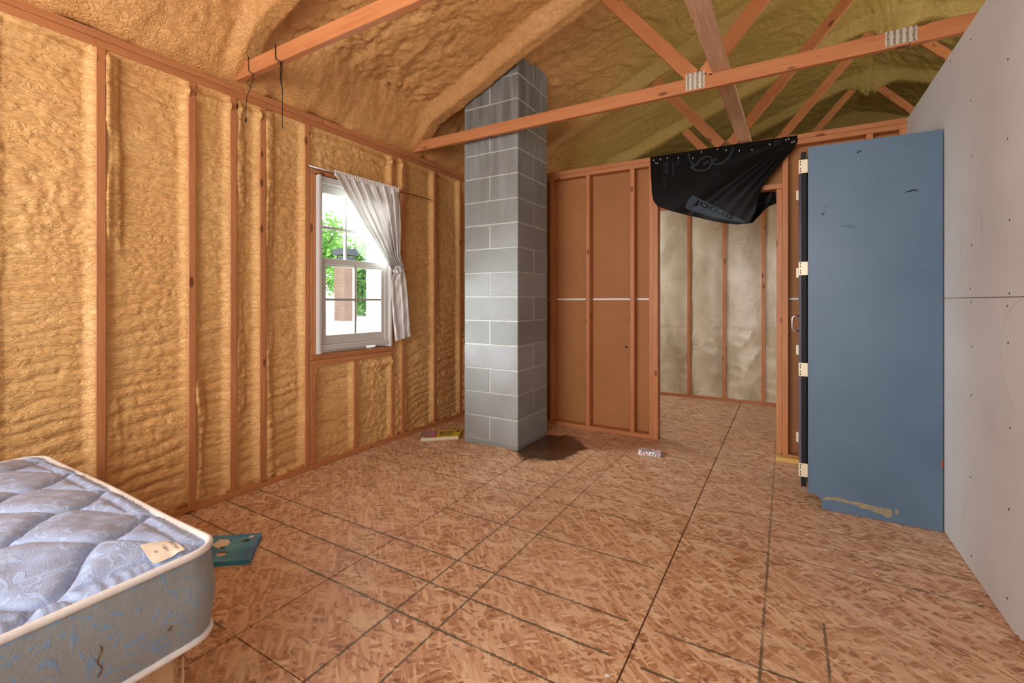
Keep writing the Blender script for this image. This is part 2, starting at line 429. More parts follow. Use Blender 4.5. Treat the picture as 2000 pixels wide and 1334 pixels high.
def foam_bay(y0, y1, z0, z1, seed, lump=1., side=1., smooth_top=0.):
    st = .0085
    ny = max(8, int((y1-y0)/st)); nz = max(8, int((z1-z0)/st))
    y = np.linspace(y0, y1, ny)[:, None]*np.ones((1, nz)); z = np.linspace(z0, z1, nz)[None, :]*np.ones((ny, 1))
    wz = z+.05*fbm(y*2.2, z*1.5, 2, seed)+.10*(y-y0)*vn(z*1.7, z*0, seed+40)
    rp = wz*(2*PI/.15)+2.6*vn(y*1.1, wz*7, seed)+.8*vn(y*6, z*9, seed+1)
    roll = np.abs(np.sin(rp))**.55-.3                 # horizontal rolls
    crumple = puffy(fbm(y*18+fbm(y*6, z*6, 2, seed+2), z*20, 2, seed+5))
    low = np.clip(1.5-z*.55, .25, 1.25)
    big = fbm(y*1.6, z*1.1, 2, seed+9)
    d = -.037+.014*big+.0145*(roll if lump <= 1.26 else .3*roll)*np.clip(1.45-z*.72, .10, 1.1)+.0125*crumple*(.55+.5*fbm(y*2, z*2, 1, seed+20))*lump+.005*puffy(fbm(y*34+2*vn(y*9, z*9, 3), z*62, 2, seed+7))
    # occasional long creases
    for k in range(5):
        zc = z0+(z1-z0)*((seed*37+k*61) % 97)/97
        dz = z-(zc+.05*np.sin(y*5+k)+.1*(y-y0)*(k % 3-1))
        d -= .012*np.exp(-(dz/.006)**2)*(vn(y*3, z*0, seed+k) > -.3)
    ey = np.minimum(y-y0, y1-y)
    edge = 1-sstep(ey, 0, .045)
    # crust curling along the studs
    er = 1-sstep(y1-y, .0, .05)
    wob = .5+.5*vn(z*6, z*0+seed, seed)
    d = d*(1-edge)+(-.006-.012*wob)*edge+er*.008
    # a bead of lumps down the left side of the bay
    bw = .030+.018*vn(z*3.1, z*0, seed+3)
    yc = y0+.038+.012*vn(z*5, z*0, seed+4)
    bead = np.clip(1-((y-yc)/np.maximum(bw, .012))**2, 0, 1)**.5
    seg = puffy(vn(z*0, z*15, seed+6))
    d += side*bead*(.016+.014*seg)*np.clip(vn(z*1.4, z*0+3, seed+8)*2+.9, 0, 1)
    # top and bottom edges
    et = 1-sstep(z1-z, 0, .03); d = d*(1-et)+(-.014+.010*wob)*et
    tl = np.exp(-((z1-z-.055-.012*vn(y*5, z*0, seed))/.028)**2)*np.clip(vn(y*2.5, z*0, seed+31)*1.5+.5, 0, 1); d += .024*tl
    eb = 1-sstep(z-z0, 0, .03); d = d*(1-eb)+(-.02+.016*vn(y*25, z*0, seed+11))*eb
    v = np.stack([XL+d, y, z], -1).reshape(-1, 3)
    f = grid_faces(ny, nz)
    return mesh_obj('foam_infill', v, f, FOAM, wl, True)
edges = sorted(full)
sd = 1
for a, b in zip(edges, edges[1:]):
    sd += 1
    y0, y1 = a+.018, b-.018
    if abs(a-2.113) < .01:
        foam_bay(2.177, 2.530, .038, .754, 51, 1.3, .2); foam_bay(2.566, 2.936, .038, .754, 52, 1.4, .2)
        foam_bay(2.131, 2.934, 2.198, 2.498, 53, .8, .0); foam_bay(2.971, 3.065, .038, 2.498, 54, 1., .3)
    elif b <= -1.0: continue
    else: foam_bay(y0, y1, .038, 2.498, sd, 1.0 if b < 3 else .7, {.948: 1.25, 1.363: 1., 1.783: .9, 1.596: .6}.get(a, .5))

# ---- window in the left wall
win = struct(empty('window_1', (XL, 2.54, 1.5)))
def wb(name, x0, x1, y0, y1, z0, z1, m=VINYL, par=None, bv=.003): return MB().box(x0, x1, y0, y1, z0, z1).obj(name, m, par or win, bevel=bv)
wb('jamb_track', -3.16, -2.925, 2.182, 2.205, .835, 2.150); wb('jamb_track', -3.0, -2.955, 2.205, 2.236, .862, 2.132)
wb('jamb_track', -3.16, -2.925, 2.888, 2.912, .835, 2.150); wb('jamb_track', -3.0, -2.955, 2.850, 2.888, .862, 2.132)
wb('head_jamb', -3.16, -2.945, 2.205, 2.888, 2.105, 2.150)
wb('sill_nosing', -3.16, -2.938, 2.200, 2.893, .858, .898)
wb('outer_casing', -3.22, -3.10, 2.10, 2.20, .78, 2.22); wb('outer_casing', -3.22, -3.10, 2.885, 2.99, .78, 2.22)
def sash(name, x, y0, y1, z0, z1, bot, top, stile, my, mz):
    p = MB().box(x-.016, x+.016, y0, y0+stile, z0, z1).box(x-.016, x+.016, y1-stile, y1, z0, z1)
    p.box(x-.016, x+.016, y0+stile, y1-stile, z0, z0+bot).box(x-.016, x+.016, y0+stile, y1-stile, z1-top, z1)
    s_ = p.obj(name, VINYL, win, bevel=.0025)
    gy0, gy1, gz0, gz1 = y0+stile, y1-stile, z0+bot, z1-top
    MB().box(x-.011, x+.011, my-.009, my+.009, gz0, gz1).obj('muntin', GASK, s_)
    MB().box(x-.011, x+.011, gy0, my-.009, mz-.009, mz+.009).obj('muntin', GASK, s_)
    MB().box(x-.011, x+.011, my+.009, gy1, mz-.009, mz+.009).obj('muntin', GASK, s_)
    for a, b in ((gy0, my-.009), (my+.009, gy1)):
        for c, d in ((gz0, mz-.009), (mz+.009, gz1)):
            MB().box(x-.002, x+.002, a, b, c, d).obj('pane', GLASS, s_)
sash('lower_sash', -2.978, 2.237, 2.850, .900, 1.548, .068, .045, .034, 2.548, 1.236)
sash('upper_sash', -3.020, 2.215, 2.872, 1.492, 2.104, .05, .060, .026, 2.492, 1.785)

# ---- end wall (stud partition)
we = struct(empty('wall_end', (0, YE, 0)))
def stud_e(xc, z0=.038, z1=2.424, yc=YE+.0445, w=.040, mat=LUM, par=None):
    lumber('stud', (xc, yc, z0), (xc, yc, z1), .089, w, mat, par or we, (0, 1, 0))
for x in (-2.92, -2.46, -2.01, -1.628, -1.201): stud_e(x)
for x in (-1.030, -.993): stud_e(x, .038 if x < -1 else .0)
stud_e(-.047, .0, 2.100); stud_e(-.006, .0)
for x in (.415+.10, .70): stud_e(x)
for xc in (-.72, -.36): stud_e(xc, 2.142, 2.424)
lumber('header_board', (-.974, YE+.0445, 2.121), (-.026, YE+.0445, 2.121), .089, .040, LUM, we, (0, 1, 0))
lumber('top_plate', (-2.95, YE+.0445, 2.443), (.72, YE+.0445, 2.443), .089, .038, LUM, we, (0, 1, 0))
lumber('cap_plate', (-2.95, YE+.0445, 2.482), (.72, YE+.0445, 2.482), .089, .038, LUM, we, (0, 1, 0))
lumber('bottom_plate', (-2.95, YE+.0445, .019), (-1.012, YE+.0445, .019), .089, .038, LUM, we, (0, 1, 0))
lumber('bottom_plate', (.012, YE+.0445, .019), (.72, YE+.0445, .019), .089, .038, LUM, we, (0, 1, 0))
lumber('pale_floor_cleat', (-.07, YE-.04, .016), (.10, YE-.04, .016), .075, .032, LUMN, we, (0, 1, 0))
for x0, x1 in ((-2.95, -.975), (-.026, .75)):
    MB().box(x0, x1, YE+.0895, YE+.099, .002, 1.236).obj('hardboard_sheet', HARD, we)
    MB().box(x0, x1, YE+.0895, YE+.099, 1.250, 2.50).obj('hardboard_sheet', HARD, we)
    MB().box(x0, x1, YE+.092, YE+.097, 1.236, 1.250).obj('gap_light_strip', WHITEP, we)  # white strip stands in for light showing through the gap between boards
MB().box(-.975, -.026, YE+.0895, YE+.099, 2.142, 2.50).obj('hardboard_sheet', HARD, we)
for y_, z_ in ((1.13, .62), ):
    MB().tube([(-1.29, YE+.088, .80), (-1.27, YE+.087, .795)], .007, 6).obj('board_hole', BLACKE, we)

# ---- far wall behind the doorway
wf = struct(empty('wall_far', (0, 6.2, 0)))
for x in (-2.9, -2.3, -1.87, -1.470, -1.064, -.654, -.232, .19, .60, 1.0, 1.4): stud_e(x, .038, 2.40, 6.2445, .042, LUM, wf)
lumber('bottom_plate', (-2.95, 6.2445, .019), (2.0, 6.2445, .019), .089, .038, LUM, wf, (0, 1, 0))
lumber('top_plate', (-2.95, 6.2445, 2.442), (2.0, 6.2445, 2.442), .089, .08, LUM, wf, (0, 1, 0))
xs = [-2.9, -2.3, -1.87, -1.470, -1.064, -.654, -.232, .19, .60, 1.0, 1.4]
for i, (a, b) in enumerate(zip(xs, xs[1:])):
    x = np.linspace(a+.02, b-.02, 26)[:, None]*np.ones((1, 120)); z = np.linspace(.038, 2.40, 120)[None, :]*np.ones((26, 1))
    u = (x-a)/(b-a)
    d = .018-.030*np.sin(PI*u)*(.7+.3*vn(x*2, z*.8, i))+.005*fbm(x*4, z*3, 2, i+5)+.008*np.abs(vn(x*3+z*8, z*3-x*6, i))*(z < .9)
    mesh_obj('insulation_facing', np.stack([x, 6.2+d, z], -1).reshape(-1, 3), grid_faces(26, 120), PLAST, wf, True)

# ---- right wall: drywall on studs
wr = struct(empty('wall_right', (XR, 0, 0)))
MB().box(XR, XR+.013, -3.0, YE, .006, 1.2385).obj('drywall_sheet', DRY, wr, bevel=.0012)
MB().box(XR, XR+.013, -3.0, YE, 1.2415, 2.488).obj('drywall_sheet', DRY, wr, bevel=.0012)
for y in (-2.9, -2.1, -1.3, -.5, .3, 1.1, 1.9, 2.7, 3.5, 4.1):
    lumber('stud', (XR+.058, y, 0.0), (XR+.058, y, 2.44), .089, .038, LUM, wr, (1, 0, 0))
lumber('top_plate', (XR+.058, -3, 2.461), (XR+.058, YE+.09, 2.461), .089, .038, LUM, wr, (1, 0, 0))
for px, col in ((1873, ((240, 0),)),):
    pass
k = 0
for yc in (2.45, 2.86, 3.18):
    for z in (.10, .42, .78, 1.05, 1.20, 1.28, 1.5, 1.85, 2.15, 2.42):
        if yc > 3.0 and z < 2.2: continue
        zz = z+.03*math.sin(k*2.3); yy = yc+.012*math.cos(k*1.7); k += 1
        MB().tube([(XR+.001, yy, zz), (XR-.0012, yy, zz)], .0045, 8).obj('drywall_screw', SCREW, wr)

MB().prism([on_x(px, py, XR-.0002) for px, py in ((1976, 1236), (1981, 1241), (1988, 1240), (1994, 1250), (2004, 1254), (2004, 1266), (1990, 1248))], (-.0006, 0, 0)).obj('torn_paper_patch', plain('torn_brown_paper', '#a8704a', .8, .1), wr)
MB().tube([on_x(px, py, XR-.0004) for px, py in ((1998, 584), (1985, 590), (1968, 612), (1958, 650), (1955, 690), (1960, 740), (1975, 790), (1985, 806))], .0008, 6).obj('pencil_mark', plain('pencil_grey', '#9a9892', .8, .1), wr)
# ---- unseen closing walls
MB().box(4.9, 5.0, -3.1, 9.5, 0, 2.7).obj('wall_outer_right', HARD); bpy.data.objects['wall_outer_right']['kind'] = 'structure'
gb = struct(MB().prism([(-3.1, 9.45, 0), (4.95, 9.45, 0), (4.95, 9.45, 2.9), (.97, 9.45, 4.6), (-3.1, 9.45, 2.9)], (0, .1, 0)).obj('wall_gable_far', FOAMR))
bk = struct(MB().prism([(-3.1, -3.0, 0), (4.95, -3.0, 0), (4.95, -3.0, 2.9), (.97, -3.0, 4.6), (-3.1, -3.0, 2.9)], (0, -.1, 0)).obj('wall_back', FOAM))
struct(MB().box(-3.10, XS, 6.3, 9.5, 0, 2.56).obj('wall_left_rear', plain_sheath))
struct(MB().box(2.0, 2.1, YE+.1, 6.3, 0, 2.45).obj('wall_closet', HARD))

# ---- roof underside: spray foam over the rafters
TY = [-1.55, .0, 1.60, 3.18, 4.73, 6.30, 7.87]
def make_ceiling():
    xa = np.concatenate([np.arange(-3.06, 1.3, .0115), np.arange(1.3, 2.2, .02), np.arange(2.2, 5.0, .05)])
    ya = np.concatenate([np.arange(-3.05, .6, .05), np.arange(.6, 5.6, .0125), np.arange(5.6, 9.5, .022)])
    X = xa[:, None]*np.ones((1, len(ya))); Y = ya[None, :]*np.ones((len(xa), 1))
    s = np.where(X < .97, X+2.96, .97*2+2.96-X)
    chord = 2.705+.398*s
    D = np.full_like(X, 9.)
    for t in TY: D = np.minimum(D, np.abs(Y-t-.02*vn(X*2, X*0, int(t*10) % 50)))
    rec = .135*sstep(D, .045, .125)+.03*sstep(D, .12, .6)
    Z = chord+rec
    eave = np.exp(-np.clip(s, 0, 9)/.55)
    # lumps near the eave, flowing sags higher up
    lum = puffy(fbm(X*9+2*vn(X*3, Y*3, 2), Y*7, 3, 3))
    flow = fbm(X*2.1+Y*.9, Y*5.5-X*2.6+1.2*vn(X*1.5, Y*1.5, 8), 3, 12)
    strands = puffy(vn((X*.6+Y*.8)*2.2, (Y*.9-X*1.3)*11+2.5*vn(X*2, Y*2, 4), 22))
    m = (.25+.75*sstep(D, .03, .14))
    wp = 1.6*vn(X*2.3, Y*2.3, 31)
    fine = puffy(vn((X*.5+Y)*3+wp, (Y*.55-X)*24+3*wp, 33))
    crum = puffy(fbm(X*20+3*vn(X*5, Y*5, 2), Y*17, 2, 36))
    Z -= m*(.048*lum*eave+.002*lum*(1-eave)+.034*flow*(.4+.6*eave)+.007*strands*(1-eave*.6)+.015*fine*(1-eave*.7)+.024*crum*(eave+.12))
    Z -= .003*fbm(X*45, Y*45, 2, 6)
    # drop to the top plate at the left wall
    k = 1-sstep(X, -2.965, -2.66+.06*vn(Y*3, Y*0, 5)); low = 2.574+.02*np.clip(fbm(Y*6, X*6, 2, 9), 0, 1)+.0*X
    Z = Z*(1-k)+low*k
    # lumps where webs meet the ridge
    for t in (6.30, 7.87): Z -= .16*np.exp(-(((X-.97)/.16)**2+((Y-t)/.13)**2))*(.8+.5*puffy(fbm(X*14, Y*14, 2, 3)))
    Z -= .05*np.exp(-((X-.97)/.2)**2)
    v = np.stack([X, Y, Z], -1).reshape(-1, 3)
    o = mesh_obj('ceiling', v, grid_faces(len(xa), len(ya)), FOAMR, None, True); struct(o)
make_ceiling()
struct(MB().prism([(-3.4, -3.3, 3.0), (.97, -3.3, 4.75), (5.3, -3.3, 3.0), (5.3, -3.3, 3.06), (.97, -3.3, 4.82), (-3.4, -3.3, 3.06)], (0, 13, 0)).obj('ceiling_roof_deck', plain_sheath))

# ================================================================== TRUSSES
GUS = None
def gusset(par, xc, zc, w, h, y, cols, rot=0.):
    p = MB().box(xc-w/2, xc+w/2, y-.0015, y, zc-h/2, zc+h/2).obj('gusset_plate', ZINC, par)
    t = MB(); n = int(h/.0078)
    for c in range(cols):
        x = xc-w/2+(c+.5)*w/cols
        for r in range(n):
            z = zc-h/2+(r+.5)*h/n
            dx = .0010*math.sin(c*2+r*.9); t.box(x+dx-w/cols*.22, x+dx+w/cols*.22, y-.0045, y-.0014, z-.0013, z+.0013)
    o = t.obj('tooth_rows', SLOT, p); o['kind'] = 'stuff'
    return p
def truss(yf, label, foam_left=False, plates=False):
    """yf = face towards the camera; 2x4s on edge, 38 mm thick"""
    y = yf+.019
    T = empty('roof_truss', (-2.96, y, 2.58)); tag(T, label, 'truss', 'roof trusses')
    def m(name, x0, z0, x1, z1, mat=LUM, w=.089): return lumber(name, (x0, y, z0), (x1, y, z1), w, .038, mat, T, (0, 0, 1) if abs(z1-z0) < abs(x1-x0)*3 else (1, 0, 0))
    m('bottom_chord', -2.955, 2.6245, .560, 2.6245); m('bottom_chord', .562, 2.6245, 4.85, 2.6245)
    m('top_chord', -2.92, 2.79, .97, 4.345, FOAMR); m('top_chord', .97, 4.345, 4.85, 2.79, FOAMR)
    m('web', -.520, 2.680, -1.13, 3.43, FOAMR if foam_left else LUM); m('web', -.445, 2.680, .90, 4.27)
    m('web', .98, 4.20, 2.33, 2.68); m('web', 2.40, 2.68, 3.0, 3.42)
    if plates:
        gusset(T, -.505, 2.643, .114, .108, yf-.0003, 4); gusset(T, .523, 2.630, .133, .080, yf-.0003, 5)
    return T
truss(1.58, 'nearest truss, its lower beam holding two black cords above the left wall studs', plates=True)
truss(3.165, 'truss whose lower beam crosses the block chimney, with two toothed metal plates', plates=True)
truss(4.71, 'first truss behind the stud partition, webs meeting above the tarp')
truss(6.28, 'second truss behind the stud partition, webs rising right of the lengthwise board')
truss(7.85, 'farthest truss, small foam-coated webs near the roof ridge', True)
truss(-.02, 'truss overhead above the camera, out of the picture'); 
# lengthwise board laid over the bottom chords
o = lumber('lateral_brace', (-.395, 1.2, 2.689), (-.318, 5.0, 2.689), .100, .036, LUMD, None, (1, 0, 0))
tag(o, 'rough weathered board running lengthwise on top of the truss beams toward the tarp', 'board')

# ================================================================== CHIMNEY
CX0, CX1, CY0, CY1 = -2.425, -1.885, 3.275, 3.815
ch = empty('block_chimney', (CX0, CY0, 0)); tag(ch, 'square grey concrete block chimney rising from floor to foamed roof', 'chimney')
MB().box(CX0+.003, CX1-.003, CY0+.003, CY1-.003, .0, 3.42).obj('mortar_core', MORTAR, ch)
MB().box(CX0, CX1, CY0, CY1, 0, .042).obj('base_course', BLOCK, ch, bevel=.003)
def rough_box(x0, x1, y0, y1, z0, z1):
    j = lambda: random.uniform(-.0012, .0012)
    return MB().box(x0+j(), x1+j(), y0+j(), y1+j(), z0+j(), z1+j()).obj('concrete_block', BLOCK, ch, bevel=.0035)
for k in range(17):
    z0 = .047+.2032*k; z1 = z0+.1935
    if z0 > 3.2: break
    mid = (CX0+CX1)/2-.006; my = (CY0+CY1)/2
    if k % 2 == 0:
        rough_box(CX0, mid-.005, CY0, CY1, z0, z1); rough_box(mid+.005, CX1, CY0, CY1, z0, z1)
    else:
        rough_box(CX0, CX1, CY0, my-.005, z0, z1); rough_box(CX0, CX1, my+.005, CY1, z0, z1)

# ================================================================== BLUE CABINET
CB = -.0
cab = empty('blue_cabinet', (.40, 3.6, 0)); tag(cab, 'tall blue painted cabinet with dark doors, standing against the white wall', 'cabinet')
def yp(px, py, y=3.27): return on_y(px, py, y)
side = [(.111, 3.27, .085), (.150, 3.27, .083), (.165, 3.27, .072), (.178, 3.27, .05), (.180, 3.27, .002), (.713, 3.27, .002), (.713, 3.27, 2.135), (.111, 3.27, 2.140)]
MB().prism(side, (0, .018, 0)).obj('side_panel', BLUE, cab)
MB().prism([(x, y+.70, z) for x, y, z in side], (0, .018, 0)).obj('side_panel', BLUE, cab)
MB().box(.112, .713, 3.289, 3.969, 2.10, 2.118).obj('top_panel', BLUE, cab)
MB().box(.112, .713, 3.289, 3.969, .10, .118).obj('bottom_panel', BLUE, cab)
MB().box(.700, .713, 3.289, 3.969, .12, 2.10).obj('back_panel', BLUE, cab)
for y0, y1 in ((3.274, 3.612), (3.618, 3.965)):
    d = MB().box(.076, .104, y0, y1, .115, 2.118).obj('cabinet_door', NAVY, cab, bevel=.002)
    MB().box(.0775, .1035, y0-.0012, y0+.001, .116, 2.117).obj('door_edge', BLACKE, d)
    yh = (3.575, 3.655)[y0 > 3.5]
    h = MB().tube([(.078, yh, 1.125), (.044, yh, 1.125), (.036, yh, 1.118), (.033, yh, 1.10), (.033, yh, 1.05), (.036, yh, 1.033), (.044, yh, 1.026), (.078, yh, 1.026)], .0035, 8)
    h.obj('door_handle', CHROME, d, True)
for z in (2.03, 1.42, .815, .215):
    h = MB().box(.066, .110, 3.266, 3.2695, z-.040, z+.040).box(.064, .0675, 3.2695, 3.30, z-.040, z+.040).obj('hinge', IVORY, cab, bevel=.001)
    s_ = MB()
    for dz in (-.028, -.012, .012, .028): s_.box(.071, .076, 3.265, 3.2661, z+dz-.005, z+dz+.005)
    s_.obj('hinge_slot', BLACKE, h)
for z in (1.995, 1.43, .87, .235):
    MB().box(.062, .078, 3.955, 3.972, z-.035, z+.035).obj('hinge', IVORY, cab, bevel=.001)
def patch(name, pts, mat, par, y=3.2695, off=(1480, 640), sc=.3148):
    P = [on_y(off[0]+a*sc, off[1]+b*sc, y) for a, b in pts]
    return MB().prism(P, (0, -.0008, 0)).obj(name, mat, par)
patch('scraped_patch', [(398, 1062), (430, 1048), (500, 1052), (560, 1072), (640, 1085), (720, 1108), (800, 1122), (825, 1125), (836, 1150), (826, 1176), (800, 1178), (775, 1160), (735, 1150), (700, 1130), (640, 1120), (610, 1100), (540, 1086), (470, 1068), (410, 1070)], PLY, cab)
patch('scraped_patch', [(855, 1128), (868, 1124), (874, 1150), (862, 1166), (850, 1150)], PLY, cab)
for pts in ([(642, 196), (662, 180), (680, 180), (664, 188), (648, 200)], [(414, 600), (428, 586), (442, 584), (430, 592), (424, 602)], [(950, 455), (990, 440), (1018, 432), (1042, 440), (1040, 447), (1018, 440), (990, 450)]):
    patch('paint_scratch', pts, BLACKE, cab, off=(1480, 240), sc=.29992)
patch('paint_chip', [(1143, 822), (1150, 822), (1150, 872), (1138, 860), (1138, 836)], plain('orange_chip', '#b4502a', .7, .2), cab)

# ================================================================== CURTAIN + ROD
tag(MB().tube([on_x(601, 325, -2.935), on_x(722, 358, -2.935), on_x(843, 391, -2.935)], .004, 8).obj('curtain_rod', RODM, None, True),
    'thin brown tension rod stretched across the studs above the window', 'rod')
wrp = MB().tube([on_x(604, 324, -2.933), on_x(655, 337, -2.933)], .0055, 8).obj('curtain_rod_sleeve', WHITEP, None, True)
wrp.parent = bpy.data.objects['curtain_rod']; wrp['label'] = 'white uncovered end of the rod'
def mat_cloth(name, a, b, transl=.35):
    m = N(name, .8, .15); m.base(m.mix(m.ramp(m.noise(m.pos(), 5, 3), [(.3, 0.), (.7, 1.)]), a, b))
    m.bump(m.noise(m.pos((1, 1, 1)), 400, 2), .1, .001)
    tl = m.n('ShaderNodeBsdfTranslucent', {0: rgb(a)}); mx = m.n('ShaderNodeMixShader', {0: transl, 1: m.b.outputs[0], 2: tl.outputs[0]})
    m.t.links.new(mx.outputs[0], m.t.nodes['Material Output'].inputs[0]); return m.m
CURT = mat_cloth('white_curtain_cloth', '#f4f3f1', '#ebe9e5', .2)
cur = empty('window_curtain', (-2.93, 3.0, .88)); tag(cur, 'white curtain hung from a thin rod and knotted aside over the window', 'curtain')
def interp(pts, t):
    pts = np.array(pts, float); dd = np.r_[0, np.cumsum(np.hypot(*np.diff(pts[:, :2], axis=0).T))]; dd /= dd[-1]
    return np.stack([np.interp(t, dd, pts[:, k]) for k in range(pts.shape[1])], -1)
def drape(name, left, right, nu, nv, folds, amp, mat, par, x0=-2.925, roll=0.):
    u = np.linspace(0, 1, nu); v = np.linspace(0, 1, nv)
    L = interp(left, v); R = interp(right, v); V = np.zeros((nu, nv, 3))
    for i, uu in enumerate(u):
        P = L*(1-uu)+R*uu
        for j in range(nv):
            a = amp[0]*(1-v[j])+amp[1]*v[j]
            ph = folds*2*PI*uu+1.3*math.sin(3*v[j]+uu*5)
            dx = a*(math.sin(ph)+.35*math.sin(2.3*ph+4*v[j]))+roll*math.exp(-(uu/.09)**2)*(1+.4*math.sin(v[j]*34))+.004*math.sin(v[j]*22+uu*9)
            p = on_x(P[j, 0], P[j, 1], x0+dx); V[i, j] = p
    o = mesh_obj(name, V.reshape(-1, 3), grid_faces(nu, nv), mat, par, True)
    md = o.modifiers.new('thick', 'SOLIDIFY'); md.thickness = .0012; md.offset = 0
    return o
drape('curtain_cloth', [(652, 336), (680, 384), (697, 412), (713.5, 441), (728, 463), (742, 487), (752, 506), (764, 527)],
      [(778, 371), (781, 400), (782.5, 440), (782, 470), (781, 498), (786, 514), (790, 526)], 90, 80, 7, (.010, .016), CURT, cur, roll=.022)
drape('curtain_tail', [(772, 524), (764.5, 549.6), (765.5, 580), (768.7, 636), (772, 667)], [(788, 522), (792.5, 545), (794, 562), (798, 602), (802.5, 657)], 40, 60, 2.2, (.010, .012), CURT, cur, x0=-2.915)
# gathered ruffle heading along the rod
R0, R1 = on_x(652, 338, -2.93), on_x(778, 372, -2.93)
hb = []; n = 220
hv = np.zeros((n, 6, 3))
for i in range(n):
    t = i/(n-1); p = R0.lerp(R1, t)
    for j in range(6):
        hv[i, j] = (p.x+.007*math.sin(i*.9)*(.5+abs(j-2.5)/3)+.006, p.y+.002*math.cos(i*.9), p.z-.020+.0085*j+.002*math.sin(i*.33+j))
mesh_obj('curtain_heading', hv.reshape(-1, 3), grid_faces(n, 6), CURT, cur, True)
# knot
kc = on_x(776, 527, -2.915); kb = MB()
for q, (ry, rz, ro) in enumerate(((.036, .020, .5), (.030, .016, -.6), (.024, .026, 1.2))):
    pts = []
    for a in range(18):
        t = 2*PI*a/18
        yy, zz = ry*math.cos(t), rz*math.sin(t); pts.append((kc.x+.010*math.sin(2*t+q)+.004*q, kc.y+yy*math.cos(ro)-zz*math.sin(ro), kc.z+yy*math.sin(ro)+zz*math.cos(ro)))
    kb.tube(pts, .012, 10, True)
kb.obj('curtain_knot', CURT, cur, True)

# ================================================================== BLACK TARP
def mat_tarp():
    m = N('black_plastic_sheet', .5, .16); m.base('#090a0b'); m.bump(m.noise(m.pos((3, 3, 3)), 2, 3, .5, 1.), .2, .01); return m.m
TARP = mat_tarp()
PRINT = plain('faded_grey_print', '#2c353d', .55, .2)
STAPLE = plain('staple_steel', '#dcdcdc', .3, .5, .6)
tp = empty('black_tarp', (-.5, YE-.01, 2.48)); tag(tp, 'black plastic sheet stapled over the doorway header, sagging, printed with grey lettering', 'tarp')
def tarp_y(px, py):
    t = np.clip((py-(307-.15*(px-1270)))/150, 0, 1)
    b = .075*np.sin(np.clip(t, 0, 1)*PI*.62)
    # folds fanning down from the right corner
    fold = 0
    if px > 1270:
        ang = math.atan2(py-264, 1560-px+1e-6)
        w = np.clip((px-1390)/120, 0, 1)*np.clip(t*2, 0, 1)
        fold = .016*math.sin(ang*26)*w+.020*math.exp(-((ang-.62)/.05)**2)*np.clip(t*3, 0, 1)
    return YE-.006-b-fold*1.0-.012*math.sin((px-1270)*.02+1)*t
top = [(1270, 307), (1330, 298), (1400, 287), (1480, 275), (1557, 264)]
left = [(1270, 307), (1271, 340), (1273, 375), (1276, 392), (1284, 403)]
bot = [(1284, 403), (1310, 412), (1345, 421), (1385, 430), (1415, 436), (1440, 438.5), (1458, 437), (1467, 434)]
right = [(1557, 264), (1557.5, 276), (1548, 292), (1530, 312), (1508, 338), (1489, 362), (1482, 385), (1476, 415), (1467, 434)]
nu, nv = 90, 60
U = np.linspace(0, 1, nu); Vv = np.linspace(0, 1, nv)
Tp, Bp, Lp, Rp = interp(top, U), interp(bot, U), interp(left, Vv), interp(right, Vv)
TV = np.zeros((nu, nv, 3))
for i in range(nu):
    for j in range(nv):
        u, v = U[i], Vv[j]
        p = (1-v)*Tp[i]+v*Bp[i]+(1-u)*Lp[j]+u*Rp[j]-((1-u)*(1-v)*Tp[0]+u*(1-v)*Tp[-1]+(1-u)*v*Bp[0]+u*v*Bp[-1])
        TV[i, j] = on_y(p[0], p[1], float(tarp_y(p[0], p[1])))
sh = mesh_obj('hanging_sheet', TV.reshape(-1, 3), grid_faces(nu, nv), TARP, tp, True)
sh.modifiers.new('t', 'SOLIDIFY').thickness = .0015
# rear flap folded into the doorway
fl = [(1440, 372), (1516, 374), (1517, 397), (1500, 404), (1490, 414), (1469, 436), (1450, 436), (1440, 420)]
FV = []; FF = []
ctr = (1478, 396)
for r in range(9):
    for k in range(48):
        q = interp(fl+[fl[0]], np.array([k/48]))[0]; s_ = r/8
        px, py = ctr[0]*(1-s_)+q[0]*s_, ctr[1]*(1-s_)+q[1]*s_
        FV.append(tuple(on_y(px, py, YE+.125+.012*math.sin(px*.22+py*.1)*s_)))
for r in range(8):
    for k in range(48): FF.append((r*48+k, r*48+(k+1) % 48, (r+1)*48+(k+1) % 48, (r+1)*48+k))
f_ = mesh_obj('rear_flap', FV, FF, TARP, tp, True); f_.modifiers.new('t', 'SOLIDIFY').thickness = .0015
def on_tarp(px, py, lift=.0045): return on_y(px, py, float(tarp_y(px, py))-lift)
def ribbon(mb, pts, w):
    P = interp(pts, np.linspace(0, 1, max(12, len(pts)*5)))
    b = len(mb.v)
    for i, p in enumerate(P):
        t = P[min(i+1, len(P)-1)]-P[max(i-1, 0)]; t = t/np.hypot(*t); nn = np.array([-t[1], t[0]])
        for s_ in (-1, 1): mb.v.append(tuple(on_tarp(*(p+nn*w/2*s_))))
    for i in range(len(P)-1): mb.f.append((b+2*i, b+2*i+1, b+2*i+3, b+2*i+2))
ZT = lambda a, b: (1240+a*.17, 250+b*.17)
pm = MB()
ribbon(pm, [ZT(*p) for p in ((612, 285), (625, 350), (655, 405), (690, 435), (660, 440), (640, 440))], 2.6)
ribbon(pm, [ZT(*p) for p in ((640, 445), (680, 478), (740, 492), (810, 485), (860, 450), (885, 400), (880, 345), (850, 325), (800, 330), (740, 375), (700, 425), (660, 455))], 3)
ribbon(pm, [ZT(*p) for p in ((935, 355), (880, 385), (890, 405), (940, 420), (1010, 400), (1070, 350), (1110, 290), (1135, 225))], 3.2)
ribbon(pm, [ZT(*p) for p in ((790, 420), (820, 395), (850, 385))], 4)
pm.obj('printed_emblem', PRINT, sh)
pm = MB()
for x0 in (335, 350, 365, 380): ribbon(pm, [ZT(x0, 390), ZT(x0, 530)], .9)
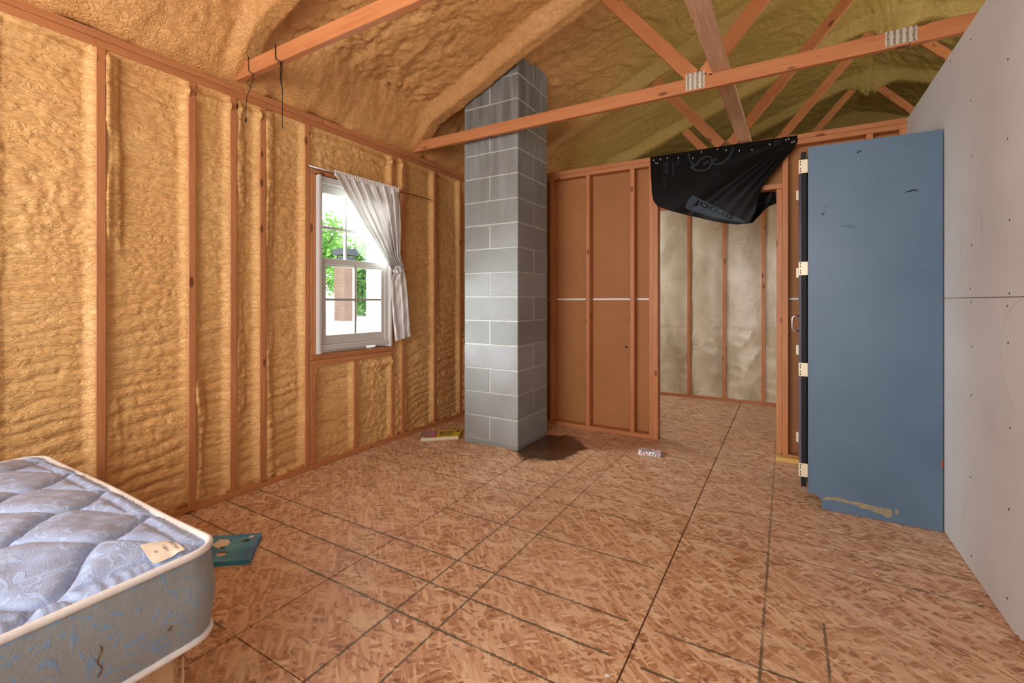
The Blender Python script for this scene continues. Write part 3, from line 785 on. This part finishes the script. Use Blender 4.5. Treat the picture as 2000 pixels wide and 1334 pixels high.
for x0 in (1612, 1632, 1652, 1675): ribbon(pm, [ZT(x0, 120+.0*x0), ZT(x0, 205)], .9)
for x0 in (335, 352): ribbon(pm, [ZT(x0, 560), ZT(x0, 690)], .9)
ribbon(pm, [ZT(440, 390), ZT(440, 540)], 2.)
for cx_, cy_ in ((930, 860), (948, 540), (495, 395)):
    ribbon(pm, [ZT(cx_+18*math.cos(a*.7), cy_+18*math.sin(a*.7)) for a in range(10)], 1)
pm.obj('printed_lines', PRINT, sh)['kind'] = 'stuff'
# lighter band that carries the upside-down lettering
bp = [ZT(575, 905), ZT(588, 865), ZT(640, 795), ZT(665, 775), ZT(760, 822), ZT(900, 890), ZT(1050, 965), ZT(1200, 1040), ZT(1275, 1078), ZT(1255, 1095), ZT(1150, 1085), ZT(1000, 1050), ZT(850, 1010), ZT(700, 965), ZT(600, 935)]
bv = []; bfaces = []
nb = 40
upE = interp([ZT(620, 815), ZT(665, 772), ZT(1275, 1078)], np.linspace(0, 1, nb)); loE = interp([ZT(575, 908), ZT(610, 938), ZT(900, 1026), ZT(1262, 1096)], np.linspace(0, 1, nb))
for i in range(nb):
    for s_ in np.linspace(0, 1, 9): bv.append(tuple(on_tarp(*(upE[i]*(1-s_)+loE[i]*s_), .003)))
mesh_obj('printed_band', bv, grid_faces(nb, 9), plain('grey_print_band', '#36424c', .55, .2), sh)
cu = bpy.data.curves.new('t', 'FONT'); cu.body = 'proof'; cu.size = 24
to = bpy.data.objects.new('t', cu); COL.objects.link(to)
bpy.context.view_layer.update(); dg = bpy.context.evaluated_depsgraph_get()
tm = bpy.data.meshes.new_from_object(to.evaluated_get(dg)); bpy.data.objects.remove(to)
bm = bmesh.new(); bm.from_mesh(tm); bmesh.ops.subdivide_edges(bm, edges=bm.edges[:], cuts=1)
wmax = max(v.co.x for v in bm.verts); org = np.array(ZT(1140, 1010))
dv = np.array((-.915, -.40)); uv = np.array((-.40, .915))
for v in bm.verts:
    q = org+dv*v.co.x*1.5+uv*v.co.y*.8; v.co = on_tarp(q[0], q[1], .0065)-tp.location
lm = bpy.data.meshes.new('printed_lettering'); bm.to_mesh(lm); bm.free(); lm.materials.clear(); lm.materials.append(TARP)
lo = link(bpy.data.objects.new('printed_lettering', lm), sh); lo['label'] = 'upside-down word proof printed in dark letters'
for a, b in ((215, 372), (240, 400), (258, 405), (292, 360), (372, 348), (498, 345), (668, 347), (765, 275), (950, 245), (1048, 255), (1200, 262), (1345, 250), (1548, 187), (1735, 138), (1767, 127), (1805, 165), (1830, 155)):
    p = on_tarp(*ZT(a, b), .006)
    MB().box(p.x-.0025, p.x+.0025, p.y-.0015, p.y+.0015, p.z-.006, p.z+.006).obj('staple', STAPLE, tp)

# ================================================================== CORDS on the nearest beam
def cords(name, strands, label):
    e = MB()
    for pts, r in strands: e.tube([on_y(x, y, 1.574) for x, y in pts], r, 6)
    tag(e.obj(name, CORD, None, True), label, 'cord')
Z4 = lambda a, b: (400+a*.15, 60+b*.15)
def zz(*p): return [Z4(*q) for q in p]
cords('hanging_cord', [(zz((567, 335), (567, 420), (570, 515), (585, 540), (640, 570)), .0022), (zz((640, 570), (610, 690), (590, 750), (550, 850), (538, 950), (535, 1060), (534, 1140), (522, 1165), (538, 1205)), .0022),
                       (zz((632, 572), (590, 625), (545, 680), (565, 715), (590, 728)), .0016), (zz((534, 1130), (545, 1160), (528, 1185)), .004)],
      'looped black cord tied over the nearest beam close to the wall, knotted at its end')
cords('hanging_cord', [(zz((917, 172), (918, 280), (922, 365), (945, 385), (1005, 410)), .003), (zz((1003, 410), (1010, 500), (998, 620), (1006, 740), (1012, 800), (1010, 1000), (1007, 1275)), .0024),
                       (zz((985, 412), (980, 500), (985, 580), (978, 650), (1000, 720)), .002), (zz((995, 412), (992, 520), (990, 620), (1004, 735)), .0018)],
      'long straight black cord hanging from the nearest beam toward the left wall')

# ================================================================== MATTRESS
MX0, MX1, MY0, MY1, MZ, MT = -2.72, -1.322, -1.20, .672, .565, .225
def mat_damask(name, c1, c2, c3):
    m = N(name, .38, .4); g = m.n('ShaderNodeNewGeometry').outputs['Position']
    w = m.n('ShaderNodeTexNoise', {'Vector': g, 'Scale': 5., 'Detail': 1.}, ).outputs['Color']
    v = m.n('ShaderNodeVectorMath', {0: g, 1: m.n('ShaderNodeVectorMath', {0: w, 3: .18}, operation='SCALE').outputs[0]}, operation='ADD').outputs[0]
    vo = m.n('ShaderNodeTexVoronoi', {'Vector': v, 'Scale': 21.}, feature='F1')
    sc = m.math('SINE', m.math('MULTIPLY', vo.outputs['Distance'], 17.))
    swirl = m.n('ShaderNodeTexWave', {'Vector': v, 'Scale': 7., 'Distortion': 9., 'Detail': 1., 'Detail Scale': 1.4}, wave_type='RINGS').outputs[1]
    pat = m.math('MULTIPLY', m.ramp(sc, [(.35, 0.), (.5, 1.)]), m.ramp(swirl, [(.35, 0.), (.55, 1.)]))
    fine = m.noise(g, 260, 2)
    col = m.mix(pat, c1, c2); col = m.mix(m.math('MULTIPLY', m.ramp(m.noise(g, 3, 3), [(.4, 0.), (.7, 1.)]), .4), col, c3)
    m.base(col); m.bump(m.math('ADD', m.math('MULTIPLY', pat, .7), m.math('ADD', fine, m.noise(g, 60, 3))), .35, .003)
    return m.m
DAMT = mat_damask('pale_blue_damask_ticking', '#a9bbde', '#b8d2fc', '#a2b6dc')
DAMS = mat_damask('worn_blue_damask_border', '#92989a', '#7f9bb8', '#858c86')
PIPE = plain('cream_piping', '#ebe8e4', .7, .2, 0, .12, 60)
LAB = plain('cream_label_cloth', '#f2e6d4', .6, .2)
THREAD = plain('grey_thread', '#77736f', .7, .2)
mt = empty('mattress', ((MX0+MX1)/2, (MY0+MY1)/2, MZ-MT))
tag(mt, 'quilted pale blue damask mattress with cream piping, lying on a box spring', 'mattress')
cxm, cym, hx, hy, RC = (MX0+MX1)/2, (MY0+MY1)/2, (MX1-MX0)/2, (MY1-MY0)/2, .07
def round_map(a, b):     # a, b in -1..1 -> rounded rectangle
    x, y = a*hx, b*hy
    ex, ey = np.abs(x)-(hx-RC), np.abs(y)-(hy-RC)
    c = (ex > 0) & (ey > 0); h = np.hypot(ex, ey); s_ = np.where(c & (h > 0), np.maximum(ex, ey)/np.maximum(h, 1e-6), 1)
    x = np.where(c, np.sign(x)*((hx-RC)+ex*s_), x); y = np.where(c, np.sign(y)*((hy-RC)+ey*s_), y)
    return x, y
def nonlin(n, h):        # finer near the far and right edges
    t = np.linspace(-1, 1, n); return t
na, nb2 = 230, 300
A, B = np.meshgrid(nonlin(na, hx), nonlin(nb2, hy), indexing='ij')
xx, yy = round_map(A, B); Xw, Yw = xx+cxm, yy+cym
edge_d = np.minimum(hx-np.abs(A*hx), hy-np.abs(B*hy))
# ogee quilting: neighbouring sine seams in antiphase
P, LAM = .1525, .336
ds = np.full_like(Xw, 9.)
Xd = Xw+.012*vn(Xw*4, Yw*5, 15); Yd = Yw+.012*vn(Xw*5, Yw*4, 18)
for n in range(-11, 2):
    am = P/2*.97; th = 2*PI*(Yd-.505)/LAM+PI/2+n*PI
    ds = np.minimum(ds, np.abs(Xd-(-1.299+n*P+am*np.sin(th)))/np.sqrt(1+(am*2*PI/LAM*np.cos(th))**2))
ds = np.minimum(ds, np.abs(edge_d-.055)+.006)
pill = 1-np.exp(-ds/.017)
Zt = MZ+.046*sstep(edge_d, -.01, .30)+.021*pill*sstep(edge_d, .0, .04)-.012*np.exp(-(ds/.005)**2)
Zt += .003*fbm(Xw*30, Yw*18, 2, 5)*pill+.004*np.sin(Yw*0+Xw*120+3*vn(Xw*8, Yw*8, 3))*np.exp(-ds/.02)*.4
Zt += .008*vn(Xw*3, Yw*3, 9)
# puckers in the border strip outside the last seam
Zt += .0022*np.sin(Yw*240+3*vn(Yw*20, Xw*3, 1))*(edge_d < .055)*(np.abs(A) > .9)+.0022*np.sin(Xw*240)*(edge_d < .055)*(np.abs(B) > .93)
mesh_obj('quilted_top', np.stack([Xw, Yw, Zt], -1).reshape(-1, 3), grid_faces(na, nb2), DAMT, mt, True)
def outline(off=0., n=10):
    pts = []
    for qx, qy, a0 in ((1, -1, -PI/2), (1, 1, 0), (-1, 1, PI/2), (-1, -1, PI)):
        for k in range(n+1):
            a = a0+PI/2*k/n; pts.append((cxm+qx*(hx-RC)+(RC+off)*math.cos(a), cym+qy*(hy-RC)+(RC+off)*math.sin(a)))
    out = []
    for i, p in enumerate(pts):
        q = pts[(i+1) % len(pts)]; L = math.hypot(q[0]-p[0], q[1]-p[1]); m = max(1, int(L/.02))
        for k in range(m): out.append((p[0]+(q[0]-p[0])*k/m, p[1]+(q[1]-p[1])*k/m))
    return out
for nm, z, am in (('top_piping', MZ+.002, 0), ('bottom_piping', MZ-MT, 0)):
    pts = [(x, y, z+.003*math.sin(x*7+y*5)) for x, y in outline(.004)]
    MB().tube(pts, .0095, 10, True).obj(nm, PIPE, mt, True)
ol = np.array(outline(0.)); no = len(ol); rows = 22
cn = ol-np.array([[cxm, cym]])
tang = np.roll(ol, -1, 0)-np.roll(ol, 1, 0); nrm = np.stack([tang[:, 1], -tang[:, 0]], 1); nrm /= np.linalg.norm(nrm, axis=1)[:, None]
arc = np.arange(no)*.02
SV = np.zeros((rows, no, 3))
for r in range(rows):
    t = r/(rows-1); blg = .016*math.sin(PI*t)**.6
    w = .004*vn(arc*4, np.full(no, t*3), 7)+.0035*np.sin(arc*95+3*t)*(math.exp(-t/.12)+math.exp(-(1-t)/.12))*.6
    SV[r, :, :2] = ol+nrm*(blg+w)[:, None] if np.ndim(w) else ol
    SV[r, :, 2] = MZ-t*MT
fs = [(r*no+i, r*no+(i+1) % no, (r+1)*no+(i+1) % no, (r+1)*no+i) for r in range(rows-1) for i in range(no)]
mesh_obj('border', SV.reshape(-1, 3), fs, DAMS, mt, True)['label'] = 'grey-blue patterned side border with brown stains'
MB().prism([(x, y, MZ-MT+.0) for x, y in outline(-.004)[::1]], (0, 0, .02)).obj('underside', DAMS, mt)
# rust stain run on the border
def rust(yc, z0, z1, w):
    t = MB(); n = 10; b = 0
    for k in range(n+1):
        z = z0+(z1-z0)*k/n; ww = w*(.3+.7*abs(math.sin(k*1.9+.4)));
        tt = (MZ-z)/MT; x = MX1+.016*math.sin(PI*tt)**.6+.0045
        t.v += [(x, yc-ww+.004*math.sin(k), z), (x, yc+ww+.004*math.sin(k), z)]
        if k: t.f.append((2*k-2, 2*k-1, 2*k+1, 2*k))
    t.obj('rust_stain', plain('rust_stain', '#77583e', .8, .1), mt)
rust(.415, .465, .395, .0022); rust(.55, .425, .414, .004)
# sewn label
lc = [on_y(x, y, .0) if 0 else None for x, y in ()]
def on_z(px, py, z):
    a, b = ray(px); d = F*(CH-z)/(py-HZ); return Vector((a*d, b*d, z))
LQ = [on_z(x, y, MZ+.042) for x, y in ((273, 1058), (336, 1037), (362, 1052), (300, 1078))]
def lerp4(u, v): return (LQ[0]*(1-u)+LQ[1]*u)*(1-v)+(LQ[3]*(1-u)+LQ[2]*u)*v
def top_s(u, v):
    g = [[top_z(*lerp4(a, b)[:2]) for b in (0, .5, 1)] for a in (0, .5, 1)]
    w = lambda t: ((1-t)*(1-2*t), 4*t*(1-t), t*(2*t-1))
    return sum(w(u)[i]*w(v)[j]*g[i][j] for i in range(3) for j in range(3))
def top_z(x, y):
    i = int(np.clip(round((x-cxm+hx)/(2*hx)*(na-1)), 0, na-1)); j = int(np.clip(round((y-cym+hy)/(2*hy)*(nb2-1)), 0, nb2-1))
    return Zt[max(0, i-1):i+2, max(0, j-1):j+2].max()
lv = []
for i in range(13):
    for j in range(9):
        u, v = i/12, j/8
        p = lerp4(u, v); lv.append((p.x, p.y, max(top_s(u, v), top_z(p.x, p.y)-.002)+.004))
lab = mesh_obj('sewn_label', lv, grid_faces(13, 9), LAB, mt, True)
lab['label'] = 'cream cloth label with three lines of grey lettering'
def text_on(body, u0, size, fn, mat, name, par, hpar):
    cu = bpy.data.curves.new('t', 'FONT'); cu.body = body; cu.size = 1; cu.align_x = 'CENTER'
    to = bpy.data.objects.new('t', cu); COL.objects.link(to); bpy.context.view_layer.update()
    m_ = bpy.data.meshes.new_from_object(to.evaluated_get(bpy.context.evaluated_depsgraph_get())); bpy.data.objects.remove(to)
    for v in m_.vertices: v.co = fn(v.co.x, v.co.y)-hpar
    m_.materials.clear(); m_.materials.append(mat); return link(bpy.data.objects.new(name, m_), par)
for body, u0, hs, ws in (('EXTRA', .80, .15, .21), ('FIRM', .52, .15, .2), ('III', .24, .12, .2)):
    def fn(x, y, u0=u0, hs=hs, ws=ws):
        u = u0+y*hs; v = .5+x*ws*.9; p = lerp4(u, v); return Vector((p.x, p.y, max(top_s(u, v), top_z(p.x, p.y)-.002)+.0055))
    text_on(body, u0, 1, fn, THREAD, 'label_lettering', lab, mt.location)

# box spring under it, in torn plastic
bs = empty('box_spring', (cxm, cym, 0)); tag(bs, 'tan box spring with brown lace print under the blue mattress', 'box spring')
def mat_lace():
    m = N('tan_lace_fabric', .7, .2); g = m.pos()
    vo = m.n('ShaderNodeTexVoronoi', {'Vector': g, 'Scale': 60.}); 
    c = m.mix(m.ramp(vo.outputs['Distance'], [(.3, 0.), (.5, 1.)]), '#8a6242', '#c9ab88'); m.base(m.mix(m.ramp(m.noise(g, 9, 3), [(.45, 0.), (.6, 1.)]), c, '#caa884')); return m.m
LACE = mat_lace()
MB().box(MX0+.05, MX1-.085, MY0+.05, MY1-.05, .012, .318).obj('spring_body', LACE, bs, bevel=.02)
MB().tube([(MX1-.083, MY1-.048, .02), (MX1-.083, MY1-.048, .31)], .003, 8).obj('corner_piping', LACE, bs, True)
MB().box(MX0+.08, MX1-.12, MY0+.08, MY1-.08, 0.0, .012).obj('base_board', BLACKE, bs)
MB().box(MX0+.06, MX1-.10, MY0+.06, MY1-.06, .318, MZ-MT-.002).obj('spring_top', BLACKE, bs)

# ================================================================== BOOKS and small case
def book(name, corners, h, cover, label, spine_side, pages=True, art=None):
    """corners counter-clockwise on the floor; spine along edge 0-1 or 2-3"""
    c = [Vector((x, y, 0)) for x, y in corners]; ctr = sum(c, Vector())/4
    e = empty(name, ctr); tag(e, label, 'book')
    t = .0022
    MB().prism([p+Vector((0, 0, .0005)) for p in c], (0, 0, t)).obj('back_cover', cover, e)
    MB().prism([p+Vector((0, 0, h-t)) for p in c], (0, 0, t)).obj('front_cover', cover, e)
    i = [ctr+(p-ctr)*.965 for p in c]
    MB().prism([p+Vector((0, 0, t+.0005)) for p in i], (0, 0, h-2*t-.001)).obj('page_block', plain('page_paper_'+name, '#d8d2c6', .8, .1, 0, .1, 80), e)
    a, b = c[spine_side], c[(spine_side+1) % 4]; nn = ((a+b)/2-ctr).normalized()*.0015
    MB().prism([a, b, b+nn, a+nn], (0, 0, h)).obj('spine', cover, e)
    return e, c, h
def cover_pt(c, h, u, v, lift=.0006):
    p = (c[0]*(1-u)+c[1]*u)*(1-v)+(c[3]*(1-u)+c[2]*u)*v; return Vector((p.x, p.y, h+lift))
def art(e, c, h, polys):
    for name, col, pts, lift in polys:
        MB().prism([cover_pt(c, h, u, v, .0003) for u, v in pts], (0, 0, lift)).obj(name, plain('cover_'+name, col, .35, .4), e)
def blob(cu, cv, ru, rv, n=9, seed=0, jit=.35):
    r_ = random.Random(seed); return [(cu+ru*math.cos(2*PI*k/n)*(1-jit*r_.random()), cv+rv*math.sin(2*PI*k/n)*(1-jit*r_.random())) for k in range(n)]
def mat_sea():
    m = N('teal_blue_cover', .25, .5); g = m.pos()
    m.base(m.ramp(m.noise(g, 7, 3), [(.3, '#2a6fa6'), (.5, '#3a98c4'), (.72, '#48aeb0')])); return m.m
# blue book, partly behind the mattress
cB = [(-2.395, 1.040), (-2.150, 1.232), (-2.345, 1.408), (-2.59, 1.216)]
e, c, h = book('blue_book', cB, .020, mat_sea(), 'glossy teal-blue picture book lying on the floor behind the mattress', 0)
art(e, c, h, [('white_figure', '#e6ded4', blob(.44, .66, .15, .20, 13, 3), .0006), ('figure_shadow', '#3a3230', blob(.50, .50, .05, .035, 7, 5), .0009),
              ('dark_figure', '#2c2824', blob(.80, .72, .085, .06, 9, 6), .0006), ('pale_figure', '#e2d6d0', blob(.86, .86, .05, .06, 7, 8), .0008),
              ('orange_beak', '#d8925a', blob(.93, .70, .03, .02, 5, 9), .0009), ('pink_figure', '#dcc0b4', blob(.54, .24, .09, .07, 9, 12), .0006),
              ('brown_figure', '#5a3426', blob(.55, .32, .08, .04, 8, 14), .0009), ('green_weed', '#5f9466', blob(.25, .12, .2, .07, 9, 17), .0005)])
lines = MB()
for k in range(6):
    u = .60+k*.035; lines.prism([cover_pt(c, h, u, .44), cover_pt(c, h, u+.006, .44), cover_pt(c, h, u+.006, .84), cover_pt(c, h, u, .84)], (0, 0, .0005))
lines.obj('blurb_lines', plain('pale_blurb', '#9fd2d6', .4, .3), e)
# yellow and pink book by the chimney
cY = [(-2.745, 3.060), (-2.497, 3.290), (-2.600, 3.470), (-2.865, 3.225)]
e, c, h = book('yellow_book', cY, .030, plain('yellow_cover', '#d9c02c', .3, .45), 'thick yellow and pink paperback lying on the floor left of the chimney', 1)
art(e, c, h, [('purple_half', '#8a5a72', [(.0, .0), (.40, .0), (.40, 1), (.0, 1)], .0004), ('grid_panel', '#a07a84', [(.02, .25), (.36, .2), (.36, .95), (.02, .95)], .0007),
              ('red_shape', '#d03a4e', [(.30, .02), (.42, .02), (.42, .22), (.30, .30)], .0010), ('pink_shape', '#c85a9a', [(.26, .30), (.42, .34), (.42, .46), (.26, .42)], .0010),
              ('olive_picture', '#98903a', [(.48, .15), (.80, .15), (.84, .80), (.46, .85)], .0006), ('brown_figures', '#7a3c3a', blob(.50, .55, .06, .2, 8, 2), .0009),
              ('navy_badge', '#3c3054', blob(.92, .78, .055, .13, 12, 4, .1), .0009), ('white_price_tag', '#e8e2da', [(.03, .03), (.11, .03), (.11, .14), (.03, .14)], .0009)])
# small patterned case
case = empty('patterned_case', (-.93, 3.73, 0)); tag(case, 'small white case with a colourful speckled print lying in front of the doorway', 'case')
def mat_spk():
    m = N('speckled_print', .35, .4); vo = m.n('ShaderNodeTexVoronoi', {'Vector': m.pos(), 'Scale': 110.})
    s_ = m.n('ShaderNodeSeparateXYZ', {0: vo.outputs['Color']})
    c = m.mix(m.math('GREATER_THAN', s_.outputs[0], .68), '#f4f0f0', '#d06a78'); c = m.mix(m.math('GREATER_THAN', s_.outputs[1], .80), c, '#4a4a6c'); c = m.mix(m.math('GREATER_THAN', s_.outputs[2], .86), c, '#7ab0a8')
    m.base(c); return m.m
SPK = mat_spk()
def slab_round(cx_, cy_, L, Wd, r, z0, z1, ang):
    pts = []
    for qx, qy, a0 in ((1, -1, -PI/2), (1, 1, 0), (-1, 1, PI/2), (-1, -1, PI)):
        for k in range(5):
            a = a0+PI/2*k/4; x = qx*(L/2-r)+r*math.cos(a); y = qy*(Wd/2-r)+r*math.sin(a)
            pts.append((cx_+x*math.cos(ang)-y*math.sin(ang), cy_+x*math.sin(ang)+y*math.cos(ang), z0))
    return MB().prism(pts, (0, 0, z1-z0))
slab_round(-.935, 3.745, .185, .085, .018, .0, .017, .10).obj('lower_shell', SPK, case, bevel=.002)
slab_round(-.935, 3.745, .180, .080, .018, .019, .032, .10).obj('upper_shell', SPK, case, bevel=.004)
slab_round(-.935, 3.745, .176, .076, .018, .017, .019, .10).obj('zip_seam', WHITEP, case)
slab_round(-.945, 3.748, .045, .03, .008, .0315, .034, .10).obj('grey_badge', plain('grey_badge', '#8c98a0', .4, .3), case)
# scrap bits on the boards
for i, (x, y) in enumerate(((-1.28, 1.30), (-.80, 3.72), (-.505, 1.46))):
    tag(MB().prism([(x+.007*math.cos(a)*(1+.4*math.sin(a*3+i)), y+.006*math.sin(a), .0002) for a in np.linspace(0, 5.6, 7)], (0, 0, .002)).obj('paper_scrap', WHITEP),
        ('tiny white scrap on a marker line in the middle of the floor', 'tiny white scrap on the floor just right of the speckled case', 'tiny white scrap stuck in the board joint near the front')[i], 'scrap')

# ================================================================== OUTSIDE
LEAF = N('bright_leaves', .6, .2); LEAF.base(LEAF.mix(LEAF.noise(LEAF.pos(), 6, 2), '#5d9040', '#3f702e'))
tl = LEAF.n('ShaderNodeBsdfTranslucent', {0: rgb('#a8d070')}); mx = LEAF.n('ShaderNodeMixShader', {0: .4, 1: LEAF.b.outputs[0], 2: tl.outputs[0]}); LEAF.t.links.new(mx.outputs[0], LEAF.t.nodes['Material Output'].inputs[0]); LEAF = LEAF.m
BARK = plain('tree_bark', '#6a5a48', .8, .1)
def dirp(px, d, z=0.):
    a, b = ray(px); return Vector((a*d, b*d, z))
def tree(c, rad, h, n, label, seed):
    r_ = random.Random(seed); g = np.random.default_rng(seed)
    T = empty('leafy_tree', (c[0], c[1], -1.0)); tag(T, label, 'tree', 'trees outside the window')
    tk = MB().tube([(c[0], c[1], -1), (c[0]+.1, c[1], h*.4), (c[0], c[1]+.1, h*.75)], [.12, .09, .04], 7)
    tk.obj('trunk', BARK, T, True)
    bb = MB()
    for k in range(14):
        a = r_.uniform(0, 2*PI); z0 = h*(.3+.4*r_.random()); L = rad*r_.uniform(.5, 1)
        bb.tube([(c[0], c[1], z0), (c[0]+L*.5*math.cos(a), c[1]+L*.5*math.sin(a), z0+.3*L), (c[0]+L*math.cos(a), c[1]+L*math.sin(a), z0+.8*L)], [.035, .022, .01], 5)
    bb.obj('branches', BARK, T, True)
    ctr = g.normal(size=(26, 3)); ctr /= np.linalg.norm(ctr, axis=1)[:, None]; ctr *= (g.random((26, 1))**.5)
    ctr = ctr*np.array([rad, rad, h*.36])+np.array([c[0], c[1], h*.62])
    idx = g.integers(0, 26, n); p = ctr[idx]+g.normal(size=(n, 3))*rad*.20
    d1 = g.normal(size=(n, 3)); d1 /= np.linalg.norm(d1, axis=1)[:, None]; d2 = np.cross(d1, g.normal(size=(n, 3))); d2 /= np.linalg.norm(d2, axis=1)[:, None]
    s_ = .09*(.6+.8*g.random((n, 1)))
    V = np.stack([p-d1*s_, p+d2*s_*.45, p+d1*s_, p-d2*s_*.45], 1).reshape(-1, 3)
    o = mesh_obj('foliage', V, np.arange(4*n).reshape(-1, 4), LEAF, T); o['kind'] = 'stuff'
tree(dirp(622, 16.5), 1.15, 4.6, 5200, 'green tree seen through the left half of the window', 3)
tree(dirp(732, 13), 1.0, 3.0, 5200, 'green bushy tree seen through the right panes behind the chimney pillar', 8)
tree(dirp(540, 23), 1.7, 3.4, 4200, 'pale green tree farthest left beyond the white roof', 11)
# neighbouring white roof with a brick flue
nr = empty('neighbour_roof', (-9, 6, 0)); tag(nr, 'flat white roof of the neighbouring building outside the window', 'roof')
WR = plain('white_roofing', '#b4b4b2', .8, .1, 0, .05, 2)
for k in range(6):
    x1 = -4.6-k*1.25; x0 = x1-1.24
    MB().prism([(x0, 2.0, .70+.03*(k+1)), (x1, 2.0, .70+.03*k), (x1, 12.0, .70+.03*k), (x0, 12.0, .70+.03*(k+1))], (0, 0, -.05)).obj('roof_sheet', WR, nr)
MB().box(-12.2, -4.6, 2.0, 12.0, -1., .64).obj('building_wall', WR, nr)
fl_ = dirp(675, 10.3)
fc = empty('brick_flue', (fl_.x, fl_.y, .8)); tag(fc, 'reddish brown square flue with a grey metal cap on the neighbouring roof', 'chimney')
BR = plain('weathered_brown_brick', '#8a6f60', .85, .1, 0, .2, 5)
w = .17
for k in range(19):
    z0 = .70+k*.075
    MB().box(fl_.x-w, fl_.x+w, fl_.y-w, fl_.y+w, z0, z0+.068).obj('brick_course', BR, fc, bevel=.004)
MB().box(fl_.x-w+.01, fl_.x+w-.01, fl_.y-w+.01, fl_.y+w-.01, .7, 2.11).obj('flue_core', MORTAR, fc)
CAPM = plain('grey_flue_cap', '#3a3d42', .5, .3, .0)
MB().box(fl_.x-w*.8, fl_.x+w*.8, fl_.y-w*.8, fl_.y+w*.8, 2.12, 2.20).obj('flue_collar', CAPM, fc)
MB().box(fl_.x-w*1.15, fl_.x+w*1.15, fl_.y-w*1.15, fl_.y+w*1.15, 2.24, 2.38).obj('flue_cap', CAPM, fc)
for sx in (-1, 1):
    for sy in (-1, 1): MB().box(fl_.x+sx*w*.7-.012, fl_.x+sx*w*.7+.012, fl_.y+sy*w*.7-.012, fl_.y+sy*w*.7+.012, 2.19, 2.25).obj('cap_post', CAPM, fc)
struct(MB().box(-60, -3.2, -40, 60, -1.2, -1.0).obj('ground', plain('lawn', '#7d9a5c', .9, .1, 0, .3, 1)))
